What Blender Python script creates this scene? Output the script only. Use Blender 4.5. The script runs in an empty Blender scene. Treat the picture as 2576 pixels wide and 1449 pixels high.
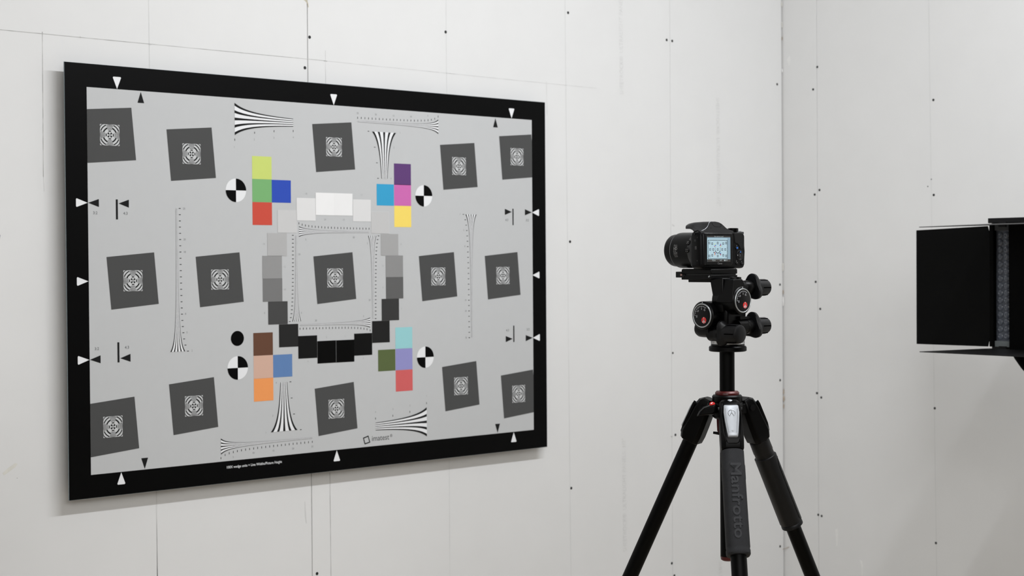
import bpy, bmesh, math, random
from mathutils import Vector, Matrix
random.seed(7)
S = bpy.context.scene
COL = S.collection
PI = math.pi
ZC = 1.45                                   # height of the chart's centre above the floor

# ------------------------------------------------------------------ camera
F_PX = 3919.57
CAM = Vector((-2.0971, -3.0157, 0.03225 + ZC))
FWD = Vector((0.65954069, 0.75149631, -0.01610508))
RGT = Vector((0.75150215, -0.65969427, -0.00692715))
DWN = Vector((-0.01583015, -0.00753426, -0.99984631))
cd = bpy.data.cameras.new('photo_camera')
cd.sensor_fit = 'HORIZONTAL'; cd.sensor_width = 36.0
cd.lens = F_PX / 2576 * 36.0
cd.clip_start = 0.05; cd.clip_end = 60
cd.dof.use_dof = True; cd.dof.focus_distance = 2.69; cd.dof.aperture_fstop = 9.0
co = bpy.data.objects.new('photo_camera', cd); COL.objects.link(co)
Mx = Matrix((RGT, -DWN, -FWD)).transposed().to_4x4(); Mx.translation = CAM
co.matrix_world = Mx
S.camera = co

# ------------------------------------------------------------------ world, lamps, exposure
w = bpy.data.worlds.new('room_air'); S.world = w; w.use_nodes = True
w.node_tree.nodes['Background'].inputs[0].default_value = (0.9, 0.9, 0.88, 1)
w.node_tree.nodes['Background'].inputs[1].default_value = 0.02
def area_lamp(name, loc, sx, sy, power, target, col=(1, 1, 1)):
    l = bpy.data.lights.new(name, 'AREA'); l.shape = 'RECTANGLE'; l.size = sx; l.size_y = sy
    l.energy = power; l.color = col
    o = bpy.data.objects.new(name, l); COL.objects.link(o); o.location = loc
    d = Vector(target) - Vector(loc)
    o.rotation_euler = d.to_track_quat('-Z', 'Y').to_euler()
    return o
area_lamp('ceiling_strip_lamp', (0.22, -1.83, 2.86), 1.9, 0.07, 39, (0.22, -1.0, 1.7), (0.965, 0.985, 1.015))
area_lamp('added_rear_fill', (-1.65, -3.75, 2.94), 3.0, 2.8, 143, (-0.5, -2.6, 0.5), (1.0, 0.995, 0.99))  # unseen area light, added behind the viewpoint to raise the ambient level
S.view_settings.view_transform = 'Standard'; S.view_settings.look = 'None'
S.view_settings.gamma = 1.0; S.view_settings.use_curve_mapping = False
S.view_settings.exposure = 0.0

# ------------------------------------------------------------------ helpers
def ray(px, py):
    return FWD + RGT * ((px - 1288) / F_PX) + DWN * ((py - 724.5) / F_PX)
def on_y(px, py, Y):
    d = ray(px, py); return CAM + d * ((Y - CAM.y) / d.y)
def on_x(px, py, X):
    d = ray(px, py); return CAM + d * ((X - CAM.x) / d.x)
def lin(c):
    return tuple(((v / 255) / 12.92 if v / 255 <= 0.04045 else ((v / 255 + 0.055) / 1.055) ** 2.4) for v in c)

def mat(name, col, rough=0.5, spec=0.5, metal=0.0, var=0.06, scale=60.0, bump=0.0, bscale=400.0, coat=0.0,
        emit=None, estr=0.0, trans=0.0):
    m = bpy.data.materials.new(name); m.use_nodes = True
    nt = m.node_tree; b = nt.nodes['Principled BSDF']
    b.inputs['Roughness'].default_value = rough
    b.inputs['Metallic'].default_value = metal
    b.inputs['Specular IOR Level'].default_value = spec
    b.inputs['Coat Weight'].default_value = coat
    b.inputs['Coat Roughness'].default_value = 0.12
    b.inputs['Transmission Weight'].default_value = trans
    tc = nt.nodes.new('ShaderNodeTexCoord')
    n = nt.nodes.new('ShaderNodeTexNoise'); n.inputs['Scale'].default_value = scale; n.inputs['Detail'].default_value = 3
    nt.links.new(tc.outputs['Object'], n.inputs['Vector'])
    r = nt.nodes.new('ShaderNodeMapRange')
    r.inputs['From Min'].default_value = 0.25; r.inputs['From Max'].default_value = 0.75
    r.inputs['To Min'].default_value = 1 - var; r.inputs['To Max'].default_value = 1 + var
    nt.links.new(n.outputs['Fac'], r.inputs['Value'])
    mx = nt.nodes.new('ShaderNodeVectorMath'); mx.operation = 'SCALE'
    mx.inputs[0].default_value = col[:3]
    nt.links.new(r.outputs['Result'], mx.inputs['Scale'])
    nt.links.new(mx.outputs['Vector'], b.inputs['Base Color'])
    if bump:
        n2 = nt.nodes.new('ShaderNodeTexNoise'); n2.inputs['Scale'].default_value = bscale
        nt.links.new(tc.outputs['Object'], n2.inputs['Vector'])
        bp = nt.nodes.new('ShaderNodeBump'); bp.inputs['Strength'].default_value = bump; bp.inputs['Distance'].default_value = 0.001
        nt.links.new(n2.outputs['Fac'], bp.inputs['Height']); nt.links.new(bp.outputs['Normal'], b.inputs['Normal'])
    if emit:
        b.inputs['Emission Color'].default_value = (*emit, 1); b.inputs['Emission Strength'].default_value = estr
    return m

def knurl(name, col, rough, spec):
    """rubber with a fine diagonal diamond relief"""
    m = mat(name, col, rough, spec, var=0.1, scale=90)
    nt = m.node_tree; b = nt.nodes['Principled BSDF']; tc = nt.nodes['Texture Coordinate']
    hs = []
    for a in (0.8, -0.8):
        mp = nt.nodes.new('ShaderNodeMapping'); mp.inputs['Rotation'].default_value = (0, a, 0.9)
        nt.links.new(tc.outputs['Object'], mp.inputs['Vector'])
        wv = nt.nodes.new('ShaderNodeTexWave'); wv.inputs['Scale'].default_value = 330
        wv.bands_direction = 'Z'
        nt.links.new(mp.outputs['Vector'], wv.inputs['Vector']); hs.append(wv)
    ad = nt.nodes.new('ShaderNodeMath'); ad.operation = 'ADD'
    nt.links.new(hs[0].outputs['Fac'], ad.inputs[0]); nt.links.new(hs[1].outputs['Fac'], ad.inputs[1])
    bp = nt.nodes.new('ShaderNodeBump'); bp.inputs['Strength'].default_value = 0.6; bp.inputs['Distance'].default_value = 0.0004
    nt.links.new(ad.outputs[0], bp.inputs['Height']); nt.links.new(bp.outputs['Normal'], b.inputs['Normal'])
    return m

class G:
    """collects polygons, then links them as one mesh object"""
    def __init__(s): s.v = []; s.f = []
    def add(s, vs, fs):
        k = len(s.v); s.v += [Vector(v) for v in vs]; s.f += [tuple(i + k for i in f) for f in fs]; return s
    def box(s, c, d, R=None):
        c = Vector(c); h = [x / 2 for x in d]
        vs = [Vector((x * h[0], y * h[1], z * h[2])) for x in (-1, 1) for y in (-1, 1) for z in (-1, 1)]
        vs = [c + (R @ v if R else v) for v in vs]
        return s.add(vs, [(0, 1, 3, 2), (4, 6, 7, 5), (0, 4, 5, 1), (2, 3, 7, 6), (0, 2, 6, 4), (1, 5, 7, 3)])
    def bb(s, x0, x1, y0, y1, z0, z1):
        return s.box(((x0 + x1) / 2, (y0 + y1) / 2, (z0 + z1) / 2), (x1 - x0, y1 - y0, z1 - z0))
    def loft(s, secs, caps=True, close=True):
        n = len(secs[0]); k = len(s.v)
        for sec in secs: s.v += [Vector(p) for p in sec]
        for a in range(len(secs) - 1):
            for i in range(n if close else n - 1):
                j = (i + 1) % n
                s.f.append((k + a * n + i, k + a * n + j, k + (a + 1) * n + j, k + (a + 1) * n + i))
        if caps:
            s.f.append(tuple(k + i for i in range(n))[::-1]); s.f.append(tuple(k + (len(secs) - 1) * n + i for i in range(n)))
        return s
    def prism(s, poly, o, u, v, wv):
        o, u, v, wv = map(Vector, (o, u, v, wv))
        a = [o + u * p[0] + v * p[1] for p in poly]
        return s.loft([a, [p + wv for p in a]])
    def lathe(s, o, ax, prof, n=32, caps=True):
        o = Vector(o); ax = Vector(ax).normalized()
        u = ax.orthogonal().normalized() if abs(ax.z) < 0.9 else Vector((1, 0, 0)); u = (u - ax * u.dot(ax)).normalized(); v = ax.cross(u)
        return s.loft([[o + ax * a + (u * math.cos(2 * PI * i / n) + v * math.sin(2 * PI * i / n)) * r for i in range(n)] for a, r in prof], caps)
    def cyl(s, a, b, r, r2=None, n=24):
        a, b = Vector(a), Vector(b); L = (b - a).length
        return s.lathe(a, b - a, [(0, r), (L, r if r2 is None else r2)], n)
    def tube(s, pts, r, n=10):
        pts = [Vector(p) for p in pts]; secs = []
        ref = None
        for i, p in enumerate(pts):
            t = (pts[min(i + 1, len(pts) - 1)] - pts[max(i - 1, 0)]).normalized()
            if ref is None: ref = t.orthogonal().normalized()
            ref = (ref - t * ref.dot(t)).normalized(); b = t.cross(ref)
            secs.append([p + (ref * math.cos(2 * PI * k / n) + b * math.sin(2 * PI * k / n)) * r for k in range(n)])
        return s.loft(secs)
    def torus(s, o, ax, R, r, n=40, m=10):
        o = Vector(o); ax = Vector(ax).normalized(); u = ax.orthogonal().normalized(); v = ax.cross(u); k = len(s.v)
        for i in range(n):
            d = u * math.cos(2 * PI * i / n) + v * math.sin(2 * PI * i / n)
            for j in range(m):
                s.v.append(o + d * (R + r * math.cos(2 * PI * j / m)) + ax * r * math.sin(2 * PI * j / m))
        for i in range(n):
            for j in range(m):
                s.f.append((k + i * m + j, k + ((i + 1) % n) * m + j, k + ((i + 1) % n) * m + (j + 1) % m, k + i * m + (j + 1) % m))
        return s
    def mesh(s, name, off=None, smooth=True, recalc=True, angle=35):
        me = bpy.data.meshes.new(name)
        vs = s.v if off is None else [v - off for v in s.v]
        me.from_pydata([tuple(v) for v in vs], [], s.f); me.validate()
        if recalc:
            bm = bmesh.new(); bm.from_mesh(me); bmesh.ops.recalc_face_normals(bm, faces=bm.faces); bm.to_mesh(me); bm.free()
        if smooth:
            for p in me.polygons: p.use_smooth = True
            me.set_sharp_from_angle(angle=math.radians(angle))
        return me
    def build(s, name, m, parent=None, bevel=0.0, seg=2, label=None, smooth=True, recalc=True, kind=None):
        off = None
        if parent is not None and not parent.get('_loc'):
            off = origin_of(parent)
        me = s.mesh(name, off, smooth, recalc); me.materials.append(m)
        return put(name, me, parent, bevel, seg, label, kind)

ORG = {}
def origin_of(o):
    while o is not None:
        if o.name in ORG: return ORG[o.name]
        o = o.parent
    return Vector((0, 0, 0))
def put(name, me, parent=None, bevel=0.0, seg=2, label=None, kind=None):
    o = bpy.data.objects.new(name, me); COL.objects.link(o)
    if parent is not None: o.parent = parent
    if bevel:
        b = o.modifiers.new('bevel', 'BEVEL'); b.width = bevel; b.segments = seg; b.limit_method = 'ANGLE'; b.angle_limit = math.radians(40)
        b.harden_normals = False
    if label: o['label'] = label
    if kind: o['kind'] = kind
    return o
def thing(name, label, cat, loc, rot=0.0, group=None):
    o = bpy.data.objects.new(name, None); COL.objects.link(o); o.location = loc; o.rotation_euler = (0, 0, rot)
    o.empty_display_size = 0.05
    o['label'] = label; o['category'] = cat
    if group: o['group'] = group
    ORG[o.name] = Vector(loc) if rot == 0.0 else Vector((0, 0, 0))
    return o

TXT = {}
def text_mesh(s, bold=0.0):
    """outline of a string at size 1: (vertices, faces, x0, x1, height of a capital)"""
    if (s, bold) in TXT: return TXT[(s, bold)]
    c = bpy.data.curves.new('lettering', 'FONT'); c.body = s; c.size = 1.0; c.resolution_u = 3; c.offset = bold
    o = bpy.data.objects.new('lettering', c); COL.objects.link(o)
    dg = bpy.context.evaluated_depsgraph_get(); me = bpy.data.meshes.new_from_object(o.evaluated_get(dg))
    vs = [(v.co.x, v.co.y) for v in me.vertices]; fs = [tuple(p.vertices) for p in me.polygons]
    bpy.data.objects.remove(o); bpy.data.curves.remove(c); bpy.data.meshes.remove(me)
    xs = [v[0] for v in vs]; ys = [v[1] for v in vs]
    TXT[(s, bold)] = (vs, fs, min(xs), max(xs), min(ys), max(ys)); return TXT[(s, bold)]
def letter(g, s, o, u, v, height=None, width=None, bold=0.0, centre=True, depth=None):
    """add lettering in the plane o,u,v ; height = height of the whole string"""
    vs, fs, x0, x1, y0, y1 = text_mesh(s, bold)
    sy = (height / (y1 - y0)) if height else width / (x1 - x0)
    sx = (width / (x1 - x0)) if width else sy
    o, u, v = Vector(o), Vector(u), Vector(v)
    cx, cy = ((x0 + x1) / 2, (y0 + y1) / 2) if centre else (x0, y0)
    P = [o + u * ((a - cx) * sx) + v * ((b - cy) * sy) for a, b in vs]
    if depth is None: return g.add(P, fs)
    d = Vector(depth); n = len(P)
    # raised letters: top faces plus side walls along the outline
    cnt = {}
    for f in fs:
        for i in range(len(f)):
            e = (f[i], f[(i + 1) % len(f)]); cnt[e] = cnt.get(e, 0) + 1
    side = [(b, a, a + n, b + n) for (a, b) in cnt if (b, a) not in cnt]
    return g.add(P + [p + d for p in P], [tuple(i + n for i in f) for f in fs] + side)

# ------------------------------------------------------------------ materials
M = {}
M['wall'] = mat('drywall_paper', (0.735, 0.737, 0.733), 0.85, 0.25, var=0.012, scale=9, bump=0.05, bscale=500)
M['core'] = mat('gypsum_core_edge', (0.50, 0.46, 0.37), 0.9, 0.1, var=0.3, scale=40)
M['concrete'] = mat('floor_concrete', (0.44, 0.385, 0.31), 0.7, 0.2, var=0.15, scale=4)
M['ceil'] = mat('ceiling_white', (0.60, 0.59, 0.57), 0.9, 0.2, var=0.02, scale=6)
M['dark'] = mat('dark_workshop_wall', (0.05, 0.048, 0.045), 0.9, 0.1, var=0.1, scale=3)
M['side'] = mat('side_wall_paint', (0.60, 0.60, 0.595), 0.9, 0.1, var=0.03, scale=3)
M['screw'] = mat('black_phosphate', (0.012, 0.013, 0.013), 0.5, 0.4, var=0.3, scale=300)
M['pencil'] = mat('pencil_grey', (0.47, 0.47, 0.46), 0.8, 0.2, var=0.35, scale=40)
M['pencil2'] = mat('faint_pencil', (0.61, 0.61, 0.605), 0.8, 0.2, var=0.2, scale=30)
M['rule'] = mat('printed_rule', (0.655, 0.66, 0.655), 0.85, 0.2, var=0.06, scale=20)
M['stamp'] = mat('faint_stamp_ink', (0.665, 0.665, 0.66), 0.85, 0.2, var=0.10, scale=60)
M['smear'] = mat('plaster_smear', (0.80, 0.80, 0.79), 0.9, 0.2, var=0.03, scale=60)
M['stain'] = mat('pale_stain', (0.69, 0.68, 0.63), 0.9, 0.2, var=0.05, scale=60)
M['torn'] = mat('torn_paper', (0.40, 0.33, 0.26), 0.9, 0.1, var=0.3, scale=150)
M['plastic'] = mat('camera_black_plastic', (0.0022, 0.0022, 0.0025), 0.34, 0.15, var=0.15, scale=300, bump=0.06, bscale=2500)
M['bezel'] = mat('bezel_plastic', (0.002, 0.002, 0.0023), 0.28, 0.30, var=0.1, scale=200)
M['gloss'] = mat('gloss_black', (0.0012, 0.0012, 0.0014), 0.22, 0.20, var=0.1, scale=100)
M['hump'] = mat('camera_top_shell', (0.012, 0.0125, 0.014), 0.38, 0.5, var=0.1, scale=300, bump=0.05, bscale=2500)
M['head'] = mat('head_black_paint', (0.0008, 0.0008, 0.0009), 0.33, 0.15, var=0.2, scale=250, bump=0.05, bscale=1800)
M['knob'] = mat('knob_rubber', (0.0028, 0.0029, 0.0034), 0.44, 0.26, var=0.15, scale=250, bump=0.08, bscale=1500)
M['tube'] = mat('anodised_tube', (0.0006, 0.0006, 0.0006), 0.40, 0.09, var=0.1, scale=100)
M['cast'] = mat('black_casting', (0.0008, 0.0008, 0.0008), 0.36, 0.12, var=0.2, scale=200, bump=0.05, bscale=1200)
M['grip'] = knurl('knurled_rubber', (0.014, 0.0145, 0.0168), 0.62, 0.28)
M['emboss'] = mat('embossed_rubber', (0.013, 0.014, 0.0168), 0.55, 0.32, var=0.06, scale=100)
M['silver'] = mat('satin_silver', (0.43, 0.455, 0.485), 0.38, 0.5, metal=0.35, var=0.03, scale=200)
M['ringm'] = mat('dial_ring_metal', (0.40, 0.42, 0.43), 0.32, 0.5, metal=0.7, var=0.04, scale=200)
M['edgeline'] = mat('edge_highlight', (0.26, 0.27, 0.29), 0.35, 0.5, metal=0.4, var=0.05)  # pale tone for the highlight painted along the hump's edge
M['red'] = mat('logo_red', lin((200, 42, 40)), 0.4, 0.4, var=0.04, scale=200)
M['darkred'] = mat('dark_red_anodised', (0.075, 0.005, 0.005), 0.35, 0.5, metal=0.2, var=0.1, scale=100)
M['void'] = mat('groove_black', (0.0003, 0.0003, 0.0003), 0.9, 0.0, var=0.1)
M['white'] = mat('white_print', (0.80, 0.81, 0.83), 0.5, 0.3, var=0.02, scale=200)
M['scaleprint'] = mat('scale_print', (0.42, 0.43, 0.45), 0.5, 0.3, var=0.03, scale=200)
M['greyprint'] = mat('grey_print', (0.20, 0.20, 0.20), 0.5, 0.3, var=0.05, scale=200)
M['dimprint'] = mat('dim_print', (0.11, 0.11, 0.11), 0.5, 0.3, var=0.1, scale=300)
M['blueprint'] = mat('blue_icon', lin((42, 92, 165)), 0.5, 0.3, var=0.05, scale=300)
M['barn'] = mat('matt_black_barn_door', (0.0008, 0.0008, 0.0008), 0.65, 0.06, var=0.15, scale=80)
M['ledhouse'] = mat('lamp_housing_black', (0.004, 0.004, 0.0045), 0.45, 0.25, var=0.15, scale=80)
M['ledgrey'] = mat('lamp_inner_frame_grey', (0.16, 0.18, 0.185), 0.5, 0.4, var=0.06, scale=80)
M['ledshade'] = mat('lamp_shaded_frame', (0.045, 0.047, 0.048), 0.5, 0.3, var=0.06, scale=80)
M['ledboard'] = mat('led_board', (0.085, 0.096, 0.12), 0.45, 0.5, var=0.2, scale=120)
M['lens'] = mat('led_lens_plastic', (0.115, 0.13, 0.16), 0.25, 0.5, var=0.1, scale=200, coat=0.25)
M['steel'] = mat('stand_steel', (0.62, 0.62, 0.66), 0.35, 0.5, metal=0.6, var=0.03, scale=100)

# ------------------------------------------------------------------ the room
WY = 0.035           # face of the wall that carries the chart (the chart's face lies at y = 0)
WX = 1.6914          # face of the wall on the right
TH = 0.0127
X0, Y0, ZT = -3.2, -5.6, 2.98
fl = G().bb(X0 - .1, WX + .15, Y0 - .1, WY + .15, -0.1, 0.0).build('floor', M['concrete'], smooth=False, kind='structure')
ce = G().bb(X0 - .1, WX + .15, Y0 - .1, WY + .15, ZT, ZT + 0.1).build('ceiling', M['ceil'], smooth=False, kind='structure')
wb = G().bb(X0, WX, Y0 - 0.1, Y0, 0, ZT).build('wall_back', M['dark'], smooth=False, kind='structure')
wf = G().bb(X0 - 0.1, X0, Y0, WY, 0, ZT).build('wall_front', M['side'], smooth=False, kind='structure')
wl = G().bb(X0, WX + 0.1, WY + TH, WY + 0.11, 0, ZT).build('wall_left', M['core'], smooth=False, kind='structure')
wr = G().bb(WX + TH, WX + 0.11, Y0, WY + TH, 0, ZT).build('wall_right', M['core'], smooth=False, kind='structure')
def panel(wall, x0, x1, y0, y1):
    return G().bb(x0, x1, y0, y1, 0.004, ZT - 0.002).build('drywall_panel', M['wall'], wall, bevel=0.0012, seg=2, smooth=False)
SL, SR = -0.0487, 1.1870      # upright joints of the left wall
panel(wl, X0, SL - 1.2385, WY, WY + TH)
panel(wl, SL - 1.237, SL - 0.0008, WY, WY + TH)
panel(wl, SL + 0.0008, SR - 0.0005, WY, WY + TH)
panel(wl, SR + 0.0005, WX - 0.0045, WY, WY + TH)
SY = -0.0945                  # upright joint of the right wall
panel(wr, WX, WX + TH, SY + 0.0006, WY + 0.006)
panel(wr, WX, WX + TH, SY - 1.219, SY - 0.0006)
panel(wr, WX, WX + TH, SY - 2.44, SY - 1.2203)
panel(wr, WX, WX + TH, Y0 + 0.004, SY - 2.4413)

def screw(p, wall, n, r=0.0042):
    """countersunk drywall screw: dark dimple ring, shallow dished head and a cross slot"""
    n = Vector(n); p = Vector(p)
    g = G().lathe(p, n, [(-0.001, r * 1.08), (0.0003, r * 1.08), (0.0005, r * 0.86), (0.00025, r * 0.5), (0.0001, r * 0.12)], 14)
    a = n.cross(Vector((0, 0, 1))); R = random.uniform(0, 1.5)
    for k in (0, 1):
        t = a * math.cos(R + k * PI / 2) + Vector((0, 0, 1)) * math.sin(R + k * PI / 2); b = n.cross(t)
        Rm = Matrix((t, b, n)).transposed()
        g.box(p + n * 0.0004, (r * 1.1, r * 0.28, 0.0003), Rm)
    g.build('drywall_screw', M['screw'], wall)
for (x, y) in [(1429, 32), (1121, 80.5), (778.7, 93.5), (767, 170.5), (1677, 100.5), (1691, 103), (1434, 608), (1437, 1228), (1692.5, 888),
               (1699, 1094), (1690, 1417), (797.5, 1443), (1955, 212), (1962, 716), (1962.5, 956.5), (1962.5, 1374.5), (1696.5, 1448)]:
    screw(on_y(x, y, WY), wl, (0, -1, 0), 0.0036 if y != 888 else 0.003)
for (x, y) in [(2056, 168.5), (2045.5, 225), (2061.5, 478), (2049.5, 489.5), (2052, 709), (2063.5, 777), (2055, 989), (2066, 1000),
               (2058.5, 1295), (2067, 1298), (2348, 251.5), (2349, 490.5), (2351.5, 1027), (2354.5, 1366)]:
    screw(on_x(x, y, WX), wr, (-1, 0, 0), 0.0034)
for (x, y) in [(2343, 451), (2334, 469)]:
    screw(on_x(x, y, WX), wr, (-1, 0, 0), 0.0016)

def stroke(wall, a, b, wid, m, name, plane='y', thick=0.00025):
    a = on_y(*a, WY) if plane == 'y' else on_x(*a, WX); b = on_y(*b, WY) if plane == 'y' else on_x(*b, WX)
    n = Vector((0, -1, 0)) if plane == 'y' else Vector((-1, 0, 0))
    t = (b - a).normalized(); s = n.cross(t)
    k = 8; rn = random.Random(int(a.x * 1e5))
    top = []; bot = []
    for i in range(k + 1):
        c = a.lerp(b, i / k); q = wid * (0.5 + rn.uniform(-0.16, 0.16)); c = c + s * rn.uniform(-0.1, 0.1) * wid
        top.append(c + s * q + n * thick); bot.append(c - s * q + n * thick)
    g = G(); g.add(top + bot, [(i, i + 1, k + 2 + i, k + 1 + i) for i in range(k)])
    return g.build(name, m, wall, smooth=False)
# pencil marks set out round the chart
stroke(wl, (-40, 71), (820, 153), 0.0011, M['pencil'], 'pencil_line')
stroke(wl, (818, 153), (1502, 222.5), 0.0011, M['pencil2'], 'pencil_line')
stroke(wl, (106.5, 80), (109, 445), 0.0013, M['pencil'], 'pencil_line')
stroke(wl, (109, 440), (111, 482), 0.0007, M['pencil2'], 'pencil_line')
stroke(wl, (201.5, 91), (202, 96), 0.0009, M['pencil'], 'pencil_line')
stroke(wl, (376, 113.5), (384, 111), 0.0014, M['pencil2'], 'pencil_line')
stroke(wl, (818.5, 127), (833, 1449), 0.0011, M['pencil2'], 'pencil_line')
stroke(wl, (814, 153), (823, 154), 0.0014, M['pencil'], 'pencil_line')
stroke(wl, (829.5, 1190), (833, 1480), 0.0009, M['pencil'], 'pencil_line')
stroke(wl, (1374.5, 205), (1376, 290), 0.0012, M['pencil2'], 'pencil_line')
# the board's own faint printed rules, 16 inches apart
for a, b in [((373.5, -20), (396, 1470)), ((1122, -20), (1132, 1470)), ((1421, -20), (1436.5, 1470))]:
    stroke(wl, a, b, 0.0016, M['rule'], 'printed_rule')
stroke(wl, (394, 1236), (396, 1470), 0.0012, M['pencil2'], 'printed_rule')
stroke(wr, (2336, -20), (2357, 1480), 0.0016, M['rule'], 'printed_rule', 'x')
# stamped lettering on the boards
def stamp(px, ya, yb, down, wall):
    a = on_y(px, ya, WY); b = on_y(px + 3, yb, WY); g = G()
    u = (b - a).normalized() if down else (a - b).normalized()
    v = Vector((0, -1, 0)).cross(u) * -1.0
    v = Vector((1, 0, 0)) if down else Vector((-1, 0, 0))
    letter(g, 'SHEETROCK\u00ae  ULTRALIGHT PANELS  1/2"', (a + b) / 2 + Vector((0, -0.0003, 0)), u, v, width=(b - a).length, height=0.0145)
    g.build('printed_lettering', M['stamp'], wall, smooth=False)
stamp(1560.5, -46, 238, False, wl)
stamp(1569, 1103, 1388, False, wl)
stamp(1805.5, 246, 518, True, wl)
stamp(1812.5, 1412, 1690, True, wl)
# smears, stains and torn paper
def blot(pts, wall, m, name, plane='y', thick=0.0003):
    n = Vector((0, -1, 0)) if plane == 'y' else Vector((-1, 0, 0))
    P = [(on_y(*q, WY) if plane == 'y' else on_x(*q, WX)) for q in pts]
    g = G().loft([[p for p in P], [p + n * thick for p in P]]); return g.build(name, m, wall, smooth=False)
blot([(6, 1190), (22, 1176), (38, 1165), (44, 1167), (40, 1174), (24, 1186), (10, 1196)], wl, M['stain'], 'paper_stain')
blot([(42.4, 1201.5), (44, 1202), (44, 1204), (42.5, 1203.6)], wl, M['pencil'], 'paper_speck')
blot([(766, 1262), (768, 1262), (770, 1300), (772, 1316), (770, 1317), (767, 1298)], wl, M['rule'], 'scuff_mark')
blot([(1690, 564), (1694, 565.5), (1697, 568), (1695, 570), (1692, 567.5)], wl, M['pencil2'], 'scuff_mark')
blot([(1687, 1099), (1690, 1096), (1692, 1097), (1690.5, 1100)], wl, M['pencil'], 'scuff_mark')
blot([(2101, 1332), (2107, 1330), (2108, 1344), (2107, 1372), (2104, 1374), (2103, 1350)], wr, M['smear'], 'plaster_smear', 'x')
blot([(2163, 1408), (2169, 1412), (2171, 1424), (2170, 1448), (2168, 1448), (2167, 1424)], wr, M['smear'], 'plaster_smear', 'x')
blot([(1980, 150), (1986, 140), (1989, 152), (1985, 166)], wr, M['smear'], 'plaster_smear', 'x')
def rag(px, py, hpx, wpx, m, name):
    """scrap of torn facing paper curling out of the corner joint"""
    c = on_y(px, py, WY - 0.002); s = 4.3 / F_PX; g = G(); rn = random.Random(px * 31 + py)
    a = []; b = []
    for i in range(6):
        t = i / 5; z = c.z + (0.5 - t) * hpx * s
        wv = math.sin(PI * (0.1 + 0.85 * t)) * wpx * s * 0.55
        x = WX - 0.0040
        a.append((x - wv * 0.3 + rn.uniform(-1, 1) * 0.0006, WY - 0.0006, z)); b.append((x + 0.0012, WY - 0.001 - wv * rn.uniform(0.7, 1.0), z + rn.uniform(-1, 1) * 0.0012))
    g.loft([a, b, [(p[0] + 0.0006, p[1] - 0.0003, p[2]) for p in b], [(p[0] + 0.0006, p[1] - 0.0003, p[2]) for p in a]], caps=True, close=False)
    g.build(name, m, wl, smooth=False)
for q in [(1969, 985, 14, 3, 'torn'), (1970, 1003, 16, 6, 'torn'), (1969.5, 1022, 12, 3, 'torn'), (1970, 758, 26, 5, 'smear'), (1968.5, 178, 10, 3, 'smear'),
          (1966.5, 96, 10, 2, 'torn'), (1968.5, 672, 22, 3, 'stain'), (1967, 62, 16, 2, 'stain'), (1970.5, 735, 12, 3, 'torn'), (1966, 10, 14, 2, 'stain')]:
    rag(*q[:4], M[q[4]], 'torn_paper_scrap')
c0 = on_y(1973, 1380, WY - 0.006)
g = G().tube([c0 + Vector((-.002, .004, -.002)), c0 + Vector((.004, -.004, .001)), c0 + Vector((.009, -.012, .006))], 0.0009, 6)
g.build('torn_paper_scrap', M['torn'], wl)
# chipped top of the left joint
blot([(762, -2), (772, -1), (775, 8), (776.4, 18), (774.6, 19), (773, 9), (768, 3)], wl, M['core'], 'joint_chip')

# ------------------------------------------------------------------ the test chart
H = 0.807
ch = thing('test_chart', 'large black-bordered camera test chart with grey field and colour patches, mounted on the left wall', 'chart', (0, 0, ZC))
LAY = {'field': 0.0004, 'a': 0.0007, 'b': 0.0010, 'c': 0.0013}
def c3(x, y, lay): return Vector((x * H, -LAY[lay], ZC + y * H))
U, V = Vector((1, 0, 0)), Vector((0, 0, 1))
def pmat(name, col, rough=0.40, spec=0.10): return mat('print_' + name, col, rough, spec, var=0.008, scale=40)
def poly(pts, lay): return G().add([c3(x, y, lay) for x, y in pts], [tuple(range(len(pts)))])
K = pmat('black', (0.0010, 0.0010, 0.0011), 0.45, 0.08)
KW = pmat('white', (0.79, 0.80, 0.815))
GREY = pmat('field_grey', (0.520, 0.530, 0.536))
SQ = pmat('square_grey', (0.074, 0.075, 0.075))
INK = pmat('mid_ink', (0.25, 0.26, 0.265))
FINE = pmat('fine_ink', (0.012, 0.0122, 0.0126))
bo = G().bb(-.8298 * H, .8290 * H, 0.0, 0.004, ZC - .5600 * H, ZC + .5602 * H).build('board', M['gloss'] if False else K, ch, bevel=0.0006, smooth=False)
edge = mat('board_cut_edge', (0.20, 0.24, 0.26), 0.4, 0.5, var=0.05)
g = G()
for x0, x1, z0, z1 in [(-.8303, -.8298, -.56, .5602), (.8290, .8295, -.56, .5602), (-.83, .829, .5602, .5607), (-.83, .829, -.5605, -.56)]:
    g.bb(x0 * H, x1 * H, 0.0006, 0.0034, ZC + z0 * H, ZC + z1 * H)
g.build('cut_edge', edge, ch, smooth=False)
for x in (-0.52, 0.5):
    for z in (-0.3, 0.3):
        G().bb(x - .03, x + .03, 0.004, WY, ZC + z - .03, ZC + z + .03).build('mounting_block', M['ledgrey'], ch, smooth=False)
poly([(-.77, -.5), (.77, -.5), (.77, .5), (-.77, .5)], 'field').build('grey_field', GREY, ch, smooth=False)

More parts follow.
